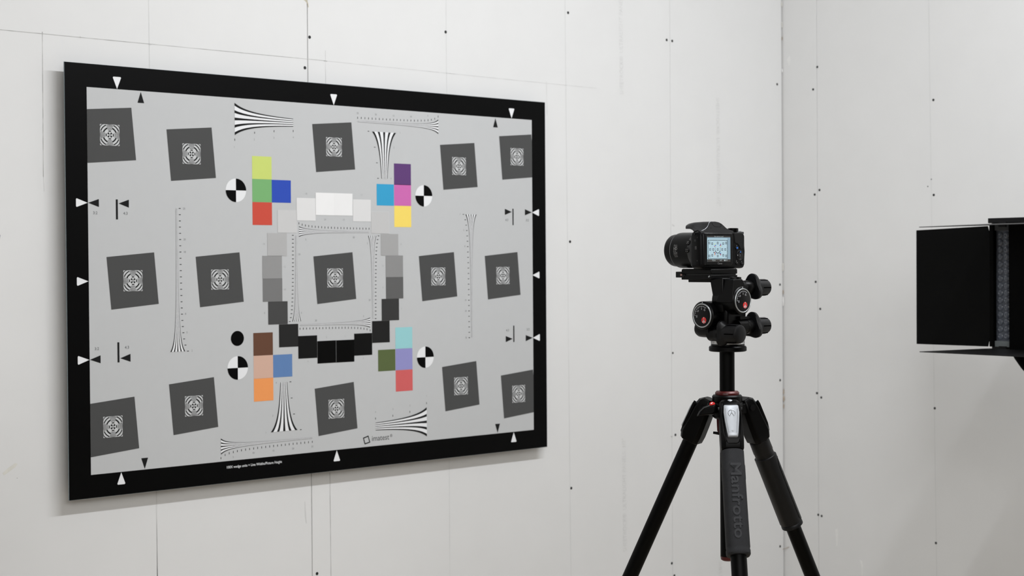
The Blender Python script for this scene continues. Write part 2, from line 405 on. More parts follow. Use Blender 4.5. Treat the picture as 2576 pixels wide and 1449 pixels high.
# slanted squares, each with a round focus target
def target_geo():
    g = G(); h = 0.02735
    def seg(th0, th1, r0, r1, n=8):
        top = []; bot = []
        for i in range(n + 1):
            t = math.radians(th0 + (th1 - th0) * i / n); q = 1 / max(abs(math.cos(t)), abs(math.sin(t)))
            a, b = min(r0, q), min(r1, q)
            bot.append((math.cos(t) * a * h, math.sin(t) * a * h)); top.append((math.cos(t) * b * h, math.sin(t) * b * h))
        for i in range(n):
            qd = [bot[i], bot[i + 1], top[i + 1], top[i]]
            if (Vector(qd[0]) - Vector(qd[3])).length < 1e-6 and (Vector(qd[1]) - Vector(qd[2])).length < 1e-6: continue
            g.add([(x * H, 0, y * H) for x, y in qd], [(0, 1, 2, 3)])
    for k in range(4):
        d = 45 + 90 * k; a = 90 * k
        seg(d - 21, d + 21, 0.06, 0.285, 4)
        seg(a - 20, a + 20, 0.325, 0.425, 4)
        seg(d - 23, d + 23, 0.625, 0.755, 6)
        seg(d - 22, d + 22, 0.945, 1.045, 6)
        seg(d - 22, d + 22, 1.215, 1.30, 6)
        for r, t in ((.52, .045), (.635, .035), (.725, .03), (.80, .026), (.865, .024), (.925, .022), (.978, .016)):
            seg(a - 22, a + 22, r, r + t, 6)
    return g
tg = target_geo().mesh('focus_target_ink', smooth=False); tg.materials.append(FINE)
h = 0.02735
tp = G().add([(x * H, 0, y * H) for x, y in [(-h, -h), (h, -h), (h, h), (-h, h)]], [(0, 1, 2, 3)]).mesh('focus_target_field', smooth=False)
tp.materials.append(pmat('target_field', (0.56, 0.57, 0.575)))
CTR = [(-.7072, .3795), (-.4680, .3402), (-.0025, .3793), (.4655, .3405), (.7052, .3787), (-.6455, 0), (-.3840, 0), (-.0025, 0), (.3800, 0), (.6420, 0),
       (-.7072, -.3797), (-.4685, -.3411), (-.0020, -.3802), (.4668, -.3408), (.7054, -.3797)]
sd = 0.1377 / 2; ca, sa = math.cos(math.radians(5.05)), math.sin(math.radians(5.05))
def clip(pts, lim):
    """keep the part of a polygon with x between -lim and lim"""
    for sg in (1, -1):
        out = []
        for i in range(len(pts)):
            p, q = pts[i], pts[(i + 1) % len(pts)]; pi_, qi = sg * p[0] <= lim, sg * q[0] <= lim
            if pi_: out.append(p)
            if pi_ != qi:
                t = (sg * lim - p[0]) / (q[0] - p[0]); out.append((sg * lim, p[1] + t * (q[1] - p[1])))
        pts = out
    return pts
for cx, cy in CTR:
    q = [(cx + (x * ca + y * sa) * sd, cy + (-x * sa + y * ca) * sd) for x, y in [(-1, -1), (1, -1), (1, 1), (-1, 1)]]
    q = [(cx + (x * ca + y * sa) * sd, cy + (y * ca - x * -sa * -1) * sd) for x, y in [(-1, -1), (1, -1), (1, 1), (-1, 1)]]
    q = [(cx + (x * ca - y * sa) * sd, cy + (x * sa + y * ca) * sd) for x, y in [(-1, -1), (1, -1), (1, 1), (-1, 1)]]
    so = poly(clip(q, .77), 'a').build('slanted_square', SQ, ch, smooth=False)
    for me, lay in ((tp, 'b'), (tg, 'c')):
        t = put('focus_target' if lay == 'b' else 'focus_rings', me, so); t.location = (cx * H, -LAY[lay], cy * H)

# colour patches
def patch(x, y, col, e, name='colour_patch', d=.0637, lay='a'):
    c = tuple(v / e for v in lin(col))
    return poly([(x, y), (x + d, y), (x + d, y - d), (x, y - d)][::-1], lay).build(name, pmat(name, c), ch, smooth=False)
ET, EB = 1.01, 0.90
for x, y, c, e in [(-.2785, .3425, (200, 214, 118), ET), (-.2785, .2784, (122, 176, 116), ET), (-.2151, .2781, (53, 81, 180), ET), (-.2785, .2143, (202, 82, 68), ET),
                   (.2140, .3399, (97, 66, 118), ET), (.1493, .2769, (61, 159, 203), ET), (.2140, .2774, (203, 108, 176), ET), (.2138, .2135, (244, 217, 108), ET),
                   (-.2798, -.1504, (97, 68, 54), EB), (-.2796, -.2143, (199, 165, 148), EB), (-.2160, -.2144, (93, 124, 170), EB), (-.2795, -.2783, (226, 147, 88), EB),
                   (.2142, -.1512, (146, 198, 202), .93), (.2142, -.2155, (141, 140, 191), .93), (.1496, -.2158, (88, 100, 64), .93), (.2144, -.2797, (201, 96, 96), .93)]:
    patch(x, y, c, e)
for i, (x, y, v) in enumerate([(-.1969, .1942, 201), (-.1329, .2294, 221), (-.0676, .2458, 236), (-.0030, .2458, 234), (.0627, .2293, 218), (.1287, .1944, 194), (-.2312, .1285, 178),
                  (.1632, .1287, 166), (-.2482, .0646, 149), (.1803, .0644, 142), (-.2477, .0005, 121), (.1806, .0001, 98), (-.2306, -.0640, 73), (.1640, -.0645, 59),
                  (-.1956, -.1292, 41), (.1285, -.1295, 36), (-.1314, -.1643, 22), (.0634, -.1643, 16), (-.0662, -.1812, 3), (-.0012, -.1814, 2)]):
    if i == 5: poly([(.1279, .1952), (.1942, .1952), (.1942, .1296), (.1279, .1296)], 'a').build('patch_outline', pmat('outline', (.61, .62, .62)), ch, smooth=False)
    patch(x, y, (v, v, v), ET - 0.0015 * max(0, i - 6), 'grey_patch', .0645, 'b')
poly([(-.0018, -.181), (-.0010, -.181), (-.0010, -.2452), (-.0018, -.2452)], 'c').build('divider_line', INK, ch, smooth=False)

# quadrant markers and the round dot
def arc(cx, cy, r, a0, a1, n=16):
    return [(cx, cy)] + [(cx + r * math.cos(math.radians(a0 + (a1 - a0) * i / n)), cy + r * math.sin(math.radians(a0 + (a1 - a0) * i / n))) for i in range(n + 1)]
for cx, cy in [(-.3308, .2455), (.3264, .2455), (-.3306, -.2450), (.3275, -.2450)]:
    mk = poly(arc(cx, cy, .0325, 0, 360, 64)[1:-1], 'a').build('quadrant_marker', KW, ch, smooth=False)
    for a in (0, 180): poly(arc(cx, cy, .0325, a, a + 90), 'b').build('black_quadrant', K, mk, smooth=False)
poly(arc(-.3308, -.1635, .0208, 0, 360, 48)[1:-1], 'a').build('round_dot', K, ch, smooth=False)

# alignment arrows
def arrow(tip, d, L, wd, m, name):
    tx, ty = tip; dx, dy = d
    b = (tx - dx * L, ty - dy * L); n = (-dy, dx)
    # slightly rounded base corners
    e = wd * (.09 if m is KW else .03)
    pts = [tip, (b[0] + n[0] * wd / 2 + dx * e, b[1] + n[1] * wd / 2 + dy * e), (b[0] + n[0] * (wd / 2 - e), b[1] + n[1] * (wd / 2 - e)),
           (b[0] - n[0] * (wd / 2 - e), b[1] - n[1] * (wd / 2 - e)), (b[0] - n[0] * wd / 2 + dx * e, b[1] - n[1] * wd / 2 + dy * e)]
    poly(pts, 'a').build(name, m, ch, smooth=False)
for x in (-.685, -.0018, .6835):
    arrow((x, .5005), (0, -1), .0315, .0235, KW, 'white_arrow'); arrow((x, -.5012), (0, 1), .0315, .0228, KW, 'white_arrow')
for y in (.2022, .0001, -.2024):
    arrow((-.7712, y), (1, 0), .0318, .0222, KW, 'white_arrow'); arrow((.7690, y), (-1, 0), .0300, .0218, KW, 'white_arrow')
for x in (-.6170, .6155):
    arrow((x, .4975), (0, 1), .0292, .0192, FINE, 'black_arrow'); arrow((x, -.4985), (0, -1), .0292, .0196, FINE, 'black_arrow')
RINK = pmat('ratio_ink', (0.13, .135, .14))
for y in (.2023, -.2023):
    arrow((-.7695, y), (-1, 0), .0298, .0204, FINE, 'black_arrow'); arrow((-.6843, y), (-1, 0), .0295, .0204, FINE, 'black_arrow')
    arrow((.7675, y), (1, 0), .0298, .0194, FINE, 'black_arrow'); arrow((.6815, y), (1, 0), .0292, .0192, FINE, 'black_arrow')
    y0, y1 = (.2127, .1604) if y > 0 else (-.1602, -.2129)
    for x0, x1 in ((-.6920, -.6864), (.6844, .6892)):
        poly([(x0, y1), (x1, y1), (x1, y0), (x0, y0)], 'a').build('ratio_bar', FINE, ch, smooth=False)
    ty = .1768 if y > 0 else -.1744
    for x, s in ((-.7500, '3:2'), (-.6650, '4:3'), (.7480, '3:2'), (.6600, '4:3')):
        letter(G_ := G(), s, c3(x, ty, 'a'), U * H, V * H, height=.0075); G_.build('ratio_lettering', RINK, ch, smooth=False)

# resolution wedges: five black lines whose pitch falls as 1/f, white between them
def wedge(o, d, n, f0, f1, L, fine):
    """o end of the wedge at f0, d along it, n across it (chart units)"""
    o, d, n = Vector(o), Vector(d), Vector(n); steps = 40
    def at(t, k):
        f = f0 + (f1 - f0) * t; wd = .0890 / f
        q = o + d * (L * t) + n * (k * wd); return c3(q.x, q.y, 'b')
    cuts = []; kb, kw = .088, .140; x = -.5
    for i in range(9):
        wv = kb if i % 2 == 0 else kw; cuts.append((x, x + wv, i % 2)); x += wv
    gb, gw = G(), G()
    for a, b, c in cuts:
        g = gw if c else gb
        pa = [at(i / steps, a) for i in range(steps + 1)]; pb = [at(i / steps, b) for i in range(steps + 1)]
        g.add(pa + pb, [(i, i + 1, steps + 2 + i, steps + 1 + i) for i in range(steps)])
    wo = gb.build('resolution_wedge', FINE, ch, smooth=False)
    gw.build('white_bars', KW, wo, smooth=False)
    return wo
def scale(o, d, n, f0, f1, L, marks, num, off=.0098, nf=(.019, -1)):
    """ticks beside the wedge on its side +n; numerals at given places"""
    o, d, n = Vector(o), Vector(d), Vector(n); g = G()
    for f in marks:
        t = (f - f0) / (f1 - f0); c = o + d * (L * t) + n * (.0445 / f + off)
        p = [c + d * sx * .0009 + n * sy * .0029 for sx, sy in ((-1, -1), (1, -1), (1, 1), (-1, 1))]
        g.add([c3(q.x, q.y, 'a') for q in p], [(0, 1, 2, 3)])
    so = g.build('tick_scale', FINE, ch, smooth=False, kind='stuff')
    g = G()
    for f, (x, y) in num.items(): letter(g, str(f), c3(x, y, 'a'), U * H, V * H, height=.0052 if f < 10 or True else .005)
    g.build('scale_numerals', INK, so, smooth=False, kind='stuff')
R_ = lambda a, b: range(a, b + 1)
X, Y = (1, 0), (0, 1)
NX, NY = (-1, 0), (0, -1)
wedge((-.3330, .4421), X, NY, 1, 4, .1913, 0); scale((-.3330, .4421), X, NY, 1, 4, .1913, R_(1, 4), {1: (-.3347, .3648), 2: (-.2705, .3887), 3: (-.2063, .3962), 4: (-.1418, .4006)}, .0125)
wedge((.1784, .4311), NY, NX, 1, 4, .1377, 0); scale((.1784, .4311), NY, NX, 1, 4, .1377, R_(1, 4), {1: (.2382, .4324), 2: (.2145, .3871), 4: (.2026, .2945)}, .0125)
wedge((.3308, -.4422), NX, Y, 1, 4, .1925, 0); scale((.3308, -.4422), NX, Y, 1, 4, .1925, R_(1, 4), {4: (.1386, -.3993), 3: (.2029, -.3948), 2: (.2671, -.3885), 1: (.3311, -.3629)}, .0125)
wedge((-.1812, -.4315), Y, X, 1, 4, .1383, 0); scale((-.1812, -.4315), Y, X, 1, 4, .1383, R_(1, 4), {4: (-.2064, -.2930), 2: (-.2185, -.3851), 1: (-.2417, -.4312)}, .0112)
wedge((-.5157, -.1921), Y, X, 2, 25, .3846, 1)
scale((-.5157, -.1921), Y, X, 2, 25, .3846, R_(2, 25), {25: (-.4922, .1923), 20: (-.4917, .1094), 18: (-.4912, .0757), 8: (-.4908, -.0911), 5: (-.4872, -.1413), 2: (-.4725, -.1912)}, .0085)
wedge((.5122, .1917), NY, NX, 2, 25, .3838, 1)
scale((.5122, .1917), NY, NX, 2, 25, .3838, R_(2, 25), {2: (.4684, .1928), 5: (.4825, .1426), 8: (.4866, .0926), 18: (.4880, -.0748), 20: (.4885, -.1083), 25: (.4891, -.1913)}, .0085)
wedge((.3843, .4580), NX, Y, 2, 25, .3016, 1)
scale((.3843, .4575), NX, Y, 2, 25, .3016, R_(2, 25), {25: (.0829, .4822), 20: (.1487, .4822), 15: (.2143, .4822), 10: (.2799, .4830), 5: (.3443, .4898)}, .0095)
wedge((-.3864, -.4583), X, NY, 2, 25, .3000, 1)
scale((-.3864, -.4583), X, NY, 2, 25, .3000, R_(2, 25), {5: (-.3477, -.4907), 10: (-.2826, -.4846), 15: (-.2172, -.4838), 20: (-.1519, -.4833), 25: (-.0866, -.4832)}, .0095)
wedge((-.1256, .1335), X, Y, 3, 25, .2460, 1); scale((-.1256, .1335), X, Y, 3, 25, .2460, R_(3, 25), {5: (-.1027, .1110), 20: (.0649, .1180)}, .0085)
wedge((-.1359, -.1221), Y, NX, 3, 25, .2446, 1); scale((-.1359, -.1221), Y, NX, 3, 25, .2446, R_(3, 25), {5: (-.1192, -.0985), 20: (-.1250, .0686)}, .0085)
wedge((.1317, .1230), NY, X, 3, 25, .2450, 1); scale((.1317, .1230), NY, X, 3, 25, .2450, R_(3, 25), {5: (.1144, .1004), 20: (.1202, -.0666)}, .0085)
wedge((.1214, -.1333), NX, NY, 3, 25, .2463, 1); scale((.1214, -.1333), NX, NY, 3, 25, .2463, R_(3, 25), {5: (.0978, -.1140), 20: (-.0702, -.1213)}, .0085)
g = G()
for s, x, y in [(18, -.0994, .2419), (17, .0949, .2425), (20, -.0356, .1689), (19, .0304, .1689), (14, -.2420, .0980), (13, .2378, .0984), (12, -.1739, .0336), (11, .1698, .0337),
                (10, -.1740, -.0306), (9, .1697, -.0308), (8, -.2421, -.0955), (7, .2381, -.0953), (4, -.0991, -.2375), (3, .0955, -.2376), (2, -.0342, -.1702), (1, .0308, -.1701)]:
    letter(g, str(s), c3(x, y, 'a'), U * H, V * H, height=.0052)
g.build('patch_numerals', pmat('pale_ink', (0.37, .38, .385)), ch, smooth=False, kind='stuff')

# maker's mark and the note on the border
lo = [(.0918, -.4722), (.1119, -.4668), (.1186, -.4881), (.0981, -.4926)]
cx, cy = sum(p[0] for p in lo) / 4, sum(p[1] for p in lo) / 4
g = G()
inn = [(cx + (x - cx) * .70, cy + (y - cy) * .70) for x, y in lo]
for i in range(4):
    j = (i + 1) % 4; g.add([c3(*lo[i], 'a'), c3(*lo[j], 'a'), c3(*inn[j], 'a'), c3(*inn[i], 'a')], [(0, 1, 2, 3)])
g.build('logo_mark', FINE, ch, smooth=False)
g = G(); letter(g, 'imatest', c3(.1248, -.4848, 'a'), U * H, V * H, width=.0632, height=.0150, centre=False)
letter(g, '\u00ae', c3(.1956, -.4736, 'a'), U * H, V * H, height=.0090)
g.build('maker_lettering', pmat('logo_ink', (0.075, .077, .08)), ch, smooth=False)
g = G(); letter(g, '100X wedge units = Line Widths/Picture Height', c3(-.2790, -.5183, 'a'), U * H, V * H, width=.1785, height=.0096, bold=.006)
g.build('border_note', KW, ch, smooth=False)

# ------------------------------------------------------------------ tripod, head and camera share one upright axis
OX, OY = -0.039, -1.234
def L(x, y, z): return Vector((OX + x, OY + y, ZC + z))
def ly(px, py, y): q = on_y(px, py, OY + y); return (q.x - OX, q.z - ZC)
def lx(px, py, x): q = on_x(px, py, OX + x); return (q.y - OY, q.z - ZC)

# ---------------- tripod
tr = thing('tripod', 'black three-legged tripod with silver leg latches standing in front of the corner', 'tripod', L(0, 0, -ZC))
G().lathe(L(0, 0, -0.4790), (0, 0, 1), [(0, .0130), (.3585, .0130)], 40).build('centre_column', M['tube'], tr)
G().lathe(L(.002, 0, -0.1235), (0, 0, 1), [(0, .0300), (.0012, .0325), (.0075, .0325), (.0095, .0310), (.0098, .029)], 48).build('top_plate', M['cast'], tr)
G().lathe(L(0, 0, -.4868), (0, 0, 1), [(0, .0090), (.0020, .0122), (.0078, .0132)], 32).build('column_end_cap', M['darkred'], tr, label='dark red end cap of the column')
rg = G().lathe(L(0, 0, -0.1985), (0, 0, 1), [(0, .0205), (.0035, .0210), (.0065, .0185), (.0068, .0135)], 48).build('column_lock_ring', M['darkred'], tr, label='dark red ring round the column')
# lettering on the ring, wrapped round it
vs, fs, x0, x1, y0, y1 = text_mesh('COLUMN'); g = G(); P = []
az = math.atan2(-.653, -.757)
for a, b in vs:
    t = az - 0.35 + ((a - x0) / (x1 - x0)) * 0.42; z = (b - y0) / (y1 - y0)
    r = .0207 + .0004
    P.append(L(r * math.cos(t), r * math.sin(t), -.1973 + .0024 * z))
g.add(P, fs).build('ring_lettering', M['greyprint'], rg, smooth=False)
G().lathe(L(0, 0, -0.2125), (0, 0, 1), [(0, .0250), (.0015, .0260), (.0115, .0260), (.0140, .0238), (.0142, .02)], 48).build('collar', M['cast'], tr)
# spider casting: hub with three arms
PSI = 7.0
vu = Vector((-.757, -.653, 0)).normalized(); vr = Vector((.653, -.757, 0)).normalized()
def azim(deg):
    a = math.radians(deg); return vu * math.cos(a) + vr * math.sin(a)
g = G().lathe(L(0, 0, -0.240), (0, 0, 1), [(0, .0215), (.004, .026), (.024, .0285), (.0285, .026)], 40)
g.build('spider_hub', M['cast'], tr, bevel=0.001)
leglen = None
for k, (az, kind) in enumerate([(PSI, 'front'), (PSI - 118, 'left'), (PSI + 120, 'right')]):
    o = azim(az); t = Vector((0, 0, 1)).cross(o)               # outward, sideways
    th = math.radians(25.3)
    ax = (o * math.sin(th) + Vector((0, 0, -1)) * math.cos(th)).normalized()
    n = (o * math.cos(th) + Vector((0, 0, 1)) * math.sin(th)).normalized()   # outer face normal
    hinge = L(0, 0, -.2215) + o * (.0345 if kind == 'front' else .0400)
    arm = G().prism([(-.004, -.017), (.020, -.0165), (.036, -.014), (.036, .014), (.020, .0165), (-.004, .017)], L(0, 0, -.232) + o * .004, o, t, Vector((0, 0, .0175)))
    arm.build('spider_arm', M['cast'], tr, bevel=0.0015)
    def A(s, a, b): return hinge + ax * s + t * a + n * b
    def ring(s, wa, wb, ch=.35, cb=0.0):
        # octagonal section
        c1, c2 = wa * ch, wb * ch
        return [A(s, x, y + cb) for x, y in [(-wa + c1, -wb), (wa - c1, -wb), (wa, -wb + c2), (wa, wb - c2), (wa - c1, wb), (-wa + c1, wb), (-wa, wb - c2), (-wa, -wb + c2)]]
    kS = 1.0 if kind == 'front' else .88
    leg = bpy.data.objects.new('leg', None)
    # leg tube down to the floor
    s_end = (hinge.z - 0.012) / math.cos(th)
    c = 0.0 if kind != 'left' else 0.0
    lt = G().lathe(A(.05, 0, 0), ax, [(0, .0134), (.42 - .07, .0134), (.4205 - .07, .0160), (.455 - .07, .0160), (.4555 - .07, .0118), (.78 - .07, .0118), (.7805 - .07, .0142), (.812 - .07, .0142), (.8125 - .07, .0100), (s_end - .05, .0100)], 36)
    leg = lt.build('leg', M['tube'], tr)
    G().lathe(A(s_end - .03, 0, 0), ax, [(0, .0112), (.004, .0128), (.03, .0138), (.036, .0095)], 24).build('rubber_foot', M['knob'], leg)
    # upper casting of the leg
    br = G().loft([ring(-.0165, .0130, .0080, .4, -.001), ring(-.011, .0172, .0130, .4, .0005), ring(.004, .0186, .0165, .36, .001), ring(.036 * kS, .0192, .0182, .34, .001),
                   ring(.053 * kS, .0194, .0192, .34, .0015), ring(.059 * kS, .0194, .0194, .34, .0015), ring(.0722 * kS, .0192, .0170, .36, 0.0), ring(.0745 * kS, .0182, .0158, .36, 0.0)])
    bo_ = br.build('leg_casting', M['cast'], leg, bevel=0.0012)
    # recessed tray that holds the latch, then the latch
    tb = .0178
    def tray(s, wa, d): return [A(s, -wa, tb), A(s, wa, tb), A(s, wa, tb + d), A(s, -wa, tb + d)]
    rim = G()
    pr = [(-.001, .0150), (.018, .0152), (.044 * kS, .0128), (.0605 * kS, .0112), (.0652 * kS, .0095), (.0668 * kS, .006)]
    outl = [(s, -w_) for s, w_ in pr] + [(s, w_) for s, w_ in reversed(pr)]
    rim.tube([A(s, a, .0176 + .0026 * min(1, max(0, (s + .006) / .06))) for s, a in outl], .0007, 6)
    rim.build('latch_rim', M['gloss'], leg)
    for sg in (-1, 1):
        ck = [(-.0030, .0130), (-.0050, .0152), (.0015, .0176), (.046 * kS, .0170), (.064 * kS, .0125), (.064 * kS, .0108), (.046 * kS, .0132), (.018, .0156)]
        G().loft([[A(q_, sg * w_, .0150) for q_, w_ in ck], [A(q_, sg * w_, .0192 + .0015 * max(0, q_) / .06) for q_, w_ in ck]]).build('casting_cheek', M['cast'], leg, bevel=.0006)
    g = G()
    sec = []
    for s, wa, d in [(-.0015, .0115, .0018), (.0005, .0124, .0040), (.012, .0134, .0052), (.027, .0122, .0056), (.048 * kS, .0096, .0068), (.0535 * kS, .0088, .0072), (.0558 * kS, .0084, .0060), (.0572 * kS, .0080, .0022)]:
        b0 = .0180
        sec.append([A(s, -wa, b0), A(s, -wa, b0 + d - .0012), A(s, -wa + .0024, b0 + d), A(s, wa - .0024, b0 + d), A(s, wa, b0 + d - .0012), A(s, wa, b0)])
    la = G().loft(sec).build('leg_latch', M['silver'], leg, bevel=0.0006, label='silver angle latch on the leg')
    # raised panel and emblem on the latch
    def onl(s, a, e=.0002):
        d = .0052 + (s - .012) / .015 * .0004 if s < .027 else .0056 + (s - .027) / .021 * .0012
        return A(s, a, .0182 + d + e)
    if kind == 'front':
        for sgn in (-1, 1):
            G().tube([onl(.006, sgn * .0102), onl(.02, sgn * .0100), onl(.032, sgn * .0086), onl(.049, sgn * .0066)], .0005, 6).build('latch_ridge', M['silver'], la)
        g = G(); R = .0060; cs = .0145
        for a0, a1 in ((100, 260 - 20), (-60, 80)):
            g.tube([onl(cs - R * math.sin(math.radians(a)), -R * math.cos(math.radians(a)) * -1) for a in [a0 + (a1 - a0) * i / 10 for i in range(11)]], .00035, 5)
        g.tube([onl(cs - .0012, 0), onl(cs + .0046, -.0036)], .0004, 5); g.tube([onl(cs - .0012, 0), onl(cs + .0046, .0036)], .0004, 5)
        g.tube([onl(cs - R, 0), onl(cs - .0025, 0)], .0004, 5)
        g.build('latch_emblem', M['ringm'], la)
        G().add([onl(.0450, -.0024, .0004), onl(.0450, .0024, .0004), onl(.0480, 0, .0004)], [(0, 1, 2)]).build('latch_pointer', M['ringm'], la, smooth=False)
        G().lathe(A(-.0118, 0, .0100), n - ax * 1.2, [(0, .0042), (.0018, .0040), (.0024, .0032)], 20).build('pivot_cap', M['silver'], tr)
    # pivot bolt across the hinge
    G().cyl(hinge + t * .0205, hinge - t * .0205, .0058, n=20).build('pivot_bolt', M['gloss'], leg)
    # grips
    def sup(s, ra, rb, n_=28, e=2.0, fl=0.0):
        out = []
        for i in range(n_):
            q = 2 * PI * i / n_; cq, sq = math.cos(q), math.sin(q)
            k = 1 / ((abs(cq) ** e + abs(sq) ** e) ** (1 / e)); out.append(A(s, ra * cq * k, rb * sq * k))
        return out
    if kind == 'front':
        gr = G().loft([sup(.0750, .0176, .0176, e=2.6), sup(.0765, .0192, .0192, e=2.8), sup(.100, .0192, .0192, e=2.8), sup(.103, .0198, .0194, e=2.8), sup(.124, .0198, .0194, e=2.8), sup(.127, .0194, .0194, e=2.8),
                       sup(.241, .0198, .0196, e=2.8), sup(.2435, .0190, .0190, e=2.8), sup(.2465, .0200, .0200, e=2.6), sup(.2525, .0200, .0200, e=2.6), sup(.2550, .0186, .0186, e=2.4)])
        go = gr.build('grip_sleeve', M['grip'], leg, label='knurled rubber grip with raised lettering')
        g = G(); letter(g, 'Manfrotto', A(.1655, 0.002, .0190), ax, -t if (-t).cross(Vector((0,0,1))).dot(vu) != 0 and ax.cross(-t).dot(n) > 0 else t, width=.129, height=.0185, bold=.016, depth=n * .0012)
        g.build('raised_lettering', M['emboss'], go, smooth=False)
    if kind == 'right':
        gr = G().loft([sup(.0655, .0165, .0165), sup(.067, .0176, .0176), sup(.088, .0178, .0178), sup(.089, .0172, .0172), sup(.098, .0172, .0172), sup(.099, .0186, .0186, e=2.5), sup(.231, .0186, .0190, e=2.5),
                       sup(.233, .0178, .0178, e=2.2), sup(.2355, .0196, .0196), sup(.2395, .0196, .0196), sup(.241, .0172, .0172)])
        go = gr.build('grip_sleeve', M['knob'], leg, label='smooth rubber grip sleeve')
        G().tube([A(.106, -.0125, .0150), A(.108, -.0155, .0118), A(.120, -.0172, .0088), A(.226, -.0172, .0088), A(.2295, -.0160, .0110)], .0009, 6).build('grip_seam', M['gloss'], go)
# red quick-release block under the spider and the lever with a red badge
bx = azim(-50)
G().lathe(L(0, 0, -.2650), (0, 0, 1), [(0, .0150), (.004, .0178), (.028, .0186), (.030, .018)], 32).build('column_release', M['darkred'], tr, label='dark red column release below the spider')
G().cyl(L(0, 0, -.2665) + azim(-86) * .010, L(0, 0, -.2645) + azim(-86) * .0245, .0030, .0022, 12).build('release_pin', M['cast'], tr)
def fp(px, py, dep): return L(0, 0, -.2105 - (py - 1011) / 1478) + vr * ((px - 1829.5) / 1478) + vu * dep
lev = [(1784, 1017), (1798, 1012), (1804, 1018), (1804, 1034), (1795, 1041), (1772, 1042), (1752, 1046), (1758, 1033), (1770, 1022)]
g = G().loft([[fp(x, y, .012) for x, y in lev], [fp(x, y, .030) for x, y in lev], [fp(1783 + (x - 1783) * .8, 1030 + (y - 1030) * .8, .037) for x, y in lev]])
le = g.build('spider_lever', M['cast'], tr, bevel=.002)
lp = fp(1792, 1013, .030)
bd = G().lathe(lp, (vu * .50 + Vector((0, 0, .87))), [(-.004, .0050), (.0, .0050), (.0012, .0042)], 24)
bd.build('lever_badge', M['red'], le, label='red badge on the lever')
nb = (vu * .50 + Vector((0, 0, .87))).normalized(); ub = vr; vb = nb.cross(ub)
G().add([lp + nb * .0016 + ub * a + vb * b for a, b in [(-.003, -.0024), (-.0012, -.0026), (.001, .001), (-.0006, .0022)]], [(0, 1, 2, 3)]).build('badge_mark', M['white'], le, smooth=False)

# ---------------- geared head
hd = thing('tripod_gearhead', 'black geared tripod head with two round dials bearing red logos, between camera and tripod', 'tripod head', L(.002, 0, -.1138))
G().lathe(L(.002, 0, -.1138), (0, 0, 1), [(0, .0280), (.0006, .0292), (.0030, .0292), (.0034, .0285)], 48).build('pan_base', M['gloss'], hd)
pr = G().lathe(L(.002, 0, -.1104), (0, 0, 1), [(0, .0288), (.0070, .0288)], 48).build('pan_ring', mat('pan_ring_silver', (0.55, .55, .55), .3, .5, metal=.4), hd, label='silver panning ring')
g = G()
for k in range(24):
    a = 2 * PI * k / 24; g.box(L(.002 + .0289 * math.cos(a), .0289 * math.sin(a), -.1075), (.0003, .0003, .0035 if k % 2 else .005), None)
g.build('degree_marks', M['screw'], pr, smooth=False)
# lower body: the pan housing, the pitch drum (along x) and the worm tube below it (along y)
g = G().lathe(L(.004, .004, -.1034), (0, 0, 1), [(0, .0262), (.010, .0262), (.014, .0235), (.030, .022)], 40)
g.build('pan_housing', M['head'], hd, bevel=.001)
DZ, DY, DXX = -.0608, .0187, -.0420
G().lathe(L(DXX - .0002, DY, DZ), (1, 0, 0), [(0, .0228), (.0015, .0246), (.050, .0252), (.052, .024)], 48).build('pitch_drum', M['head'], hd)
wz = -.0925
G().lathe(L(-.0235, .0455, wz + .0080), (0, -1, 0), [(0, .0090), (.002, .0122), (.006, .0142), (.014, .0148), (.036, .0148)], 40).build('worm_housing', M['head'], hd)
G().prism([(-.0140, 0), (.0150, 0), (.017, .028), (-.0155, .028)], L(-.0235, .0415, wz + .008), (1, 0, 0), (0, 0, 1), Vector((0, -.030, 0))).build('worm_web', M['head'], hd, bevel=.003)
# central joint between the two drums
G().bb(OX - .024, OX + .030, OY - .020, OY + .030, ZC - .086, ZC - .040).build('joint_block', M['head'], hd, bevel=.006, seg=3)
# upper body: roll drum (along y) with a bracket up to the clamp
UX, UZ, UY = -.0053, -.0348, -.0400
G().lathe(L(UX, UY, UZ), (0, 1, 0), [(0, .0226), (.0015, .0240), (.046, .0252), (.048, .024)], 48).build('roll_drum', M['head'], hd)
bk = G().loft([[L(x, y, -.0385) for x, y in [(UX - .0252, -.0385), (UX + .024, -.0385), (UX + .024, .004), (UX - .0252, -.002)]],
               [L(x, y, -.0335) for x, y in [(UX - .0252, -.0385), (UX + .024, -.0385), (UX + .024, .004), (UX - .0252, -.003)]],
               [L(x, y, .0005) for x, y in [(UX - .0195, -.0375), (UX + .004, -.0375), (UX + .012, .004), (UX - .0195, -.0150)]],
               [L(x, y, .0020) for x, y in [(UX - .0180, -.0360), (UX + .003, -.0360), (UX + .011, .003), (UX - .0180, -.0140)]]])
bk.build('clamp_bracket', M['head'], hd, bevel=.0022, seg=3)
G().prism([(-.016, -.055), (.0035, -.055), (.0050, -.037), (.0125, -.003), (.0125, .004), (-.016, .004)], L(-.029, 0, 0), (0, 1, 0), (0, 0, 1), Vector((.040, 0, 0))).build('bracket_web', M['head'], hd, bevel=.002)
g = G().lathe(L(.004, -.014, .0018), (0, 0, 1), [(0, .0120), (.0030, .0118), (.0036, .0105), (.0022, .0095), (.0024, .003)], 36)
g.build('level_ring', M['gloss'], hd)
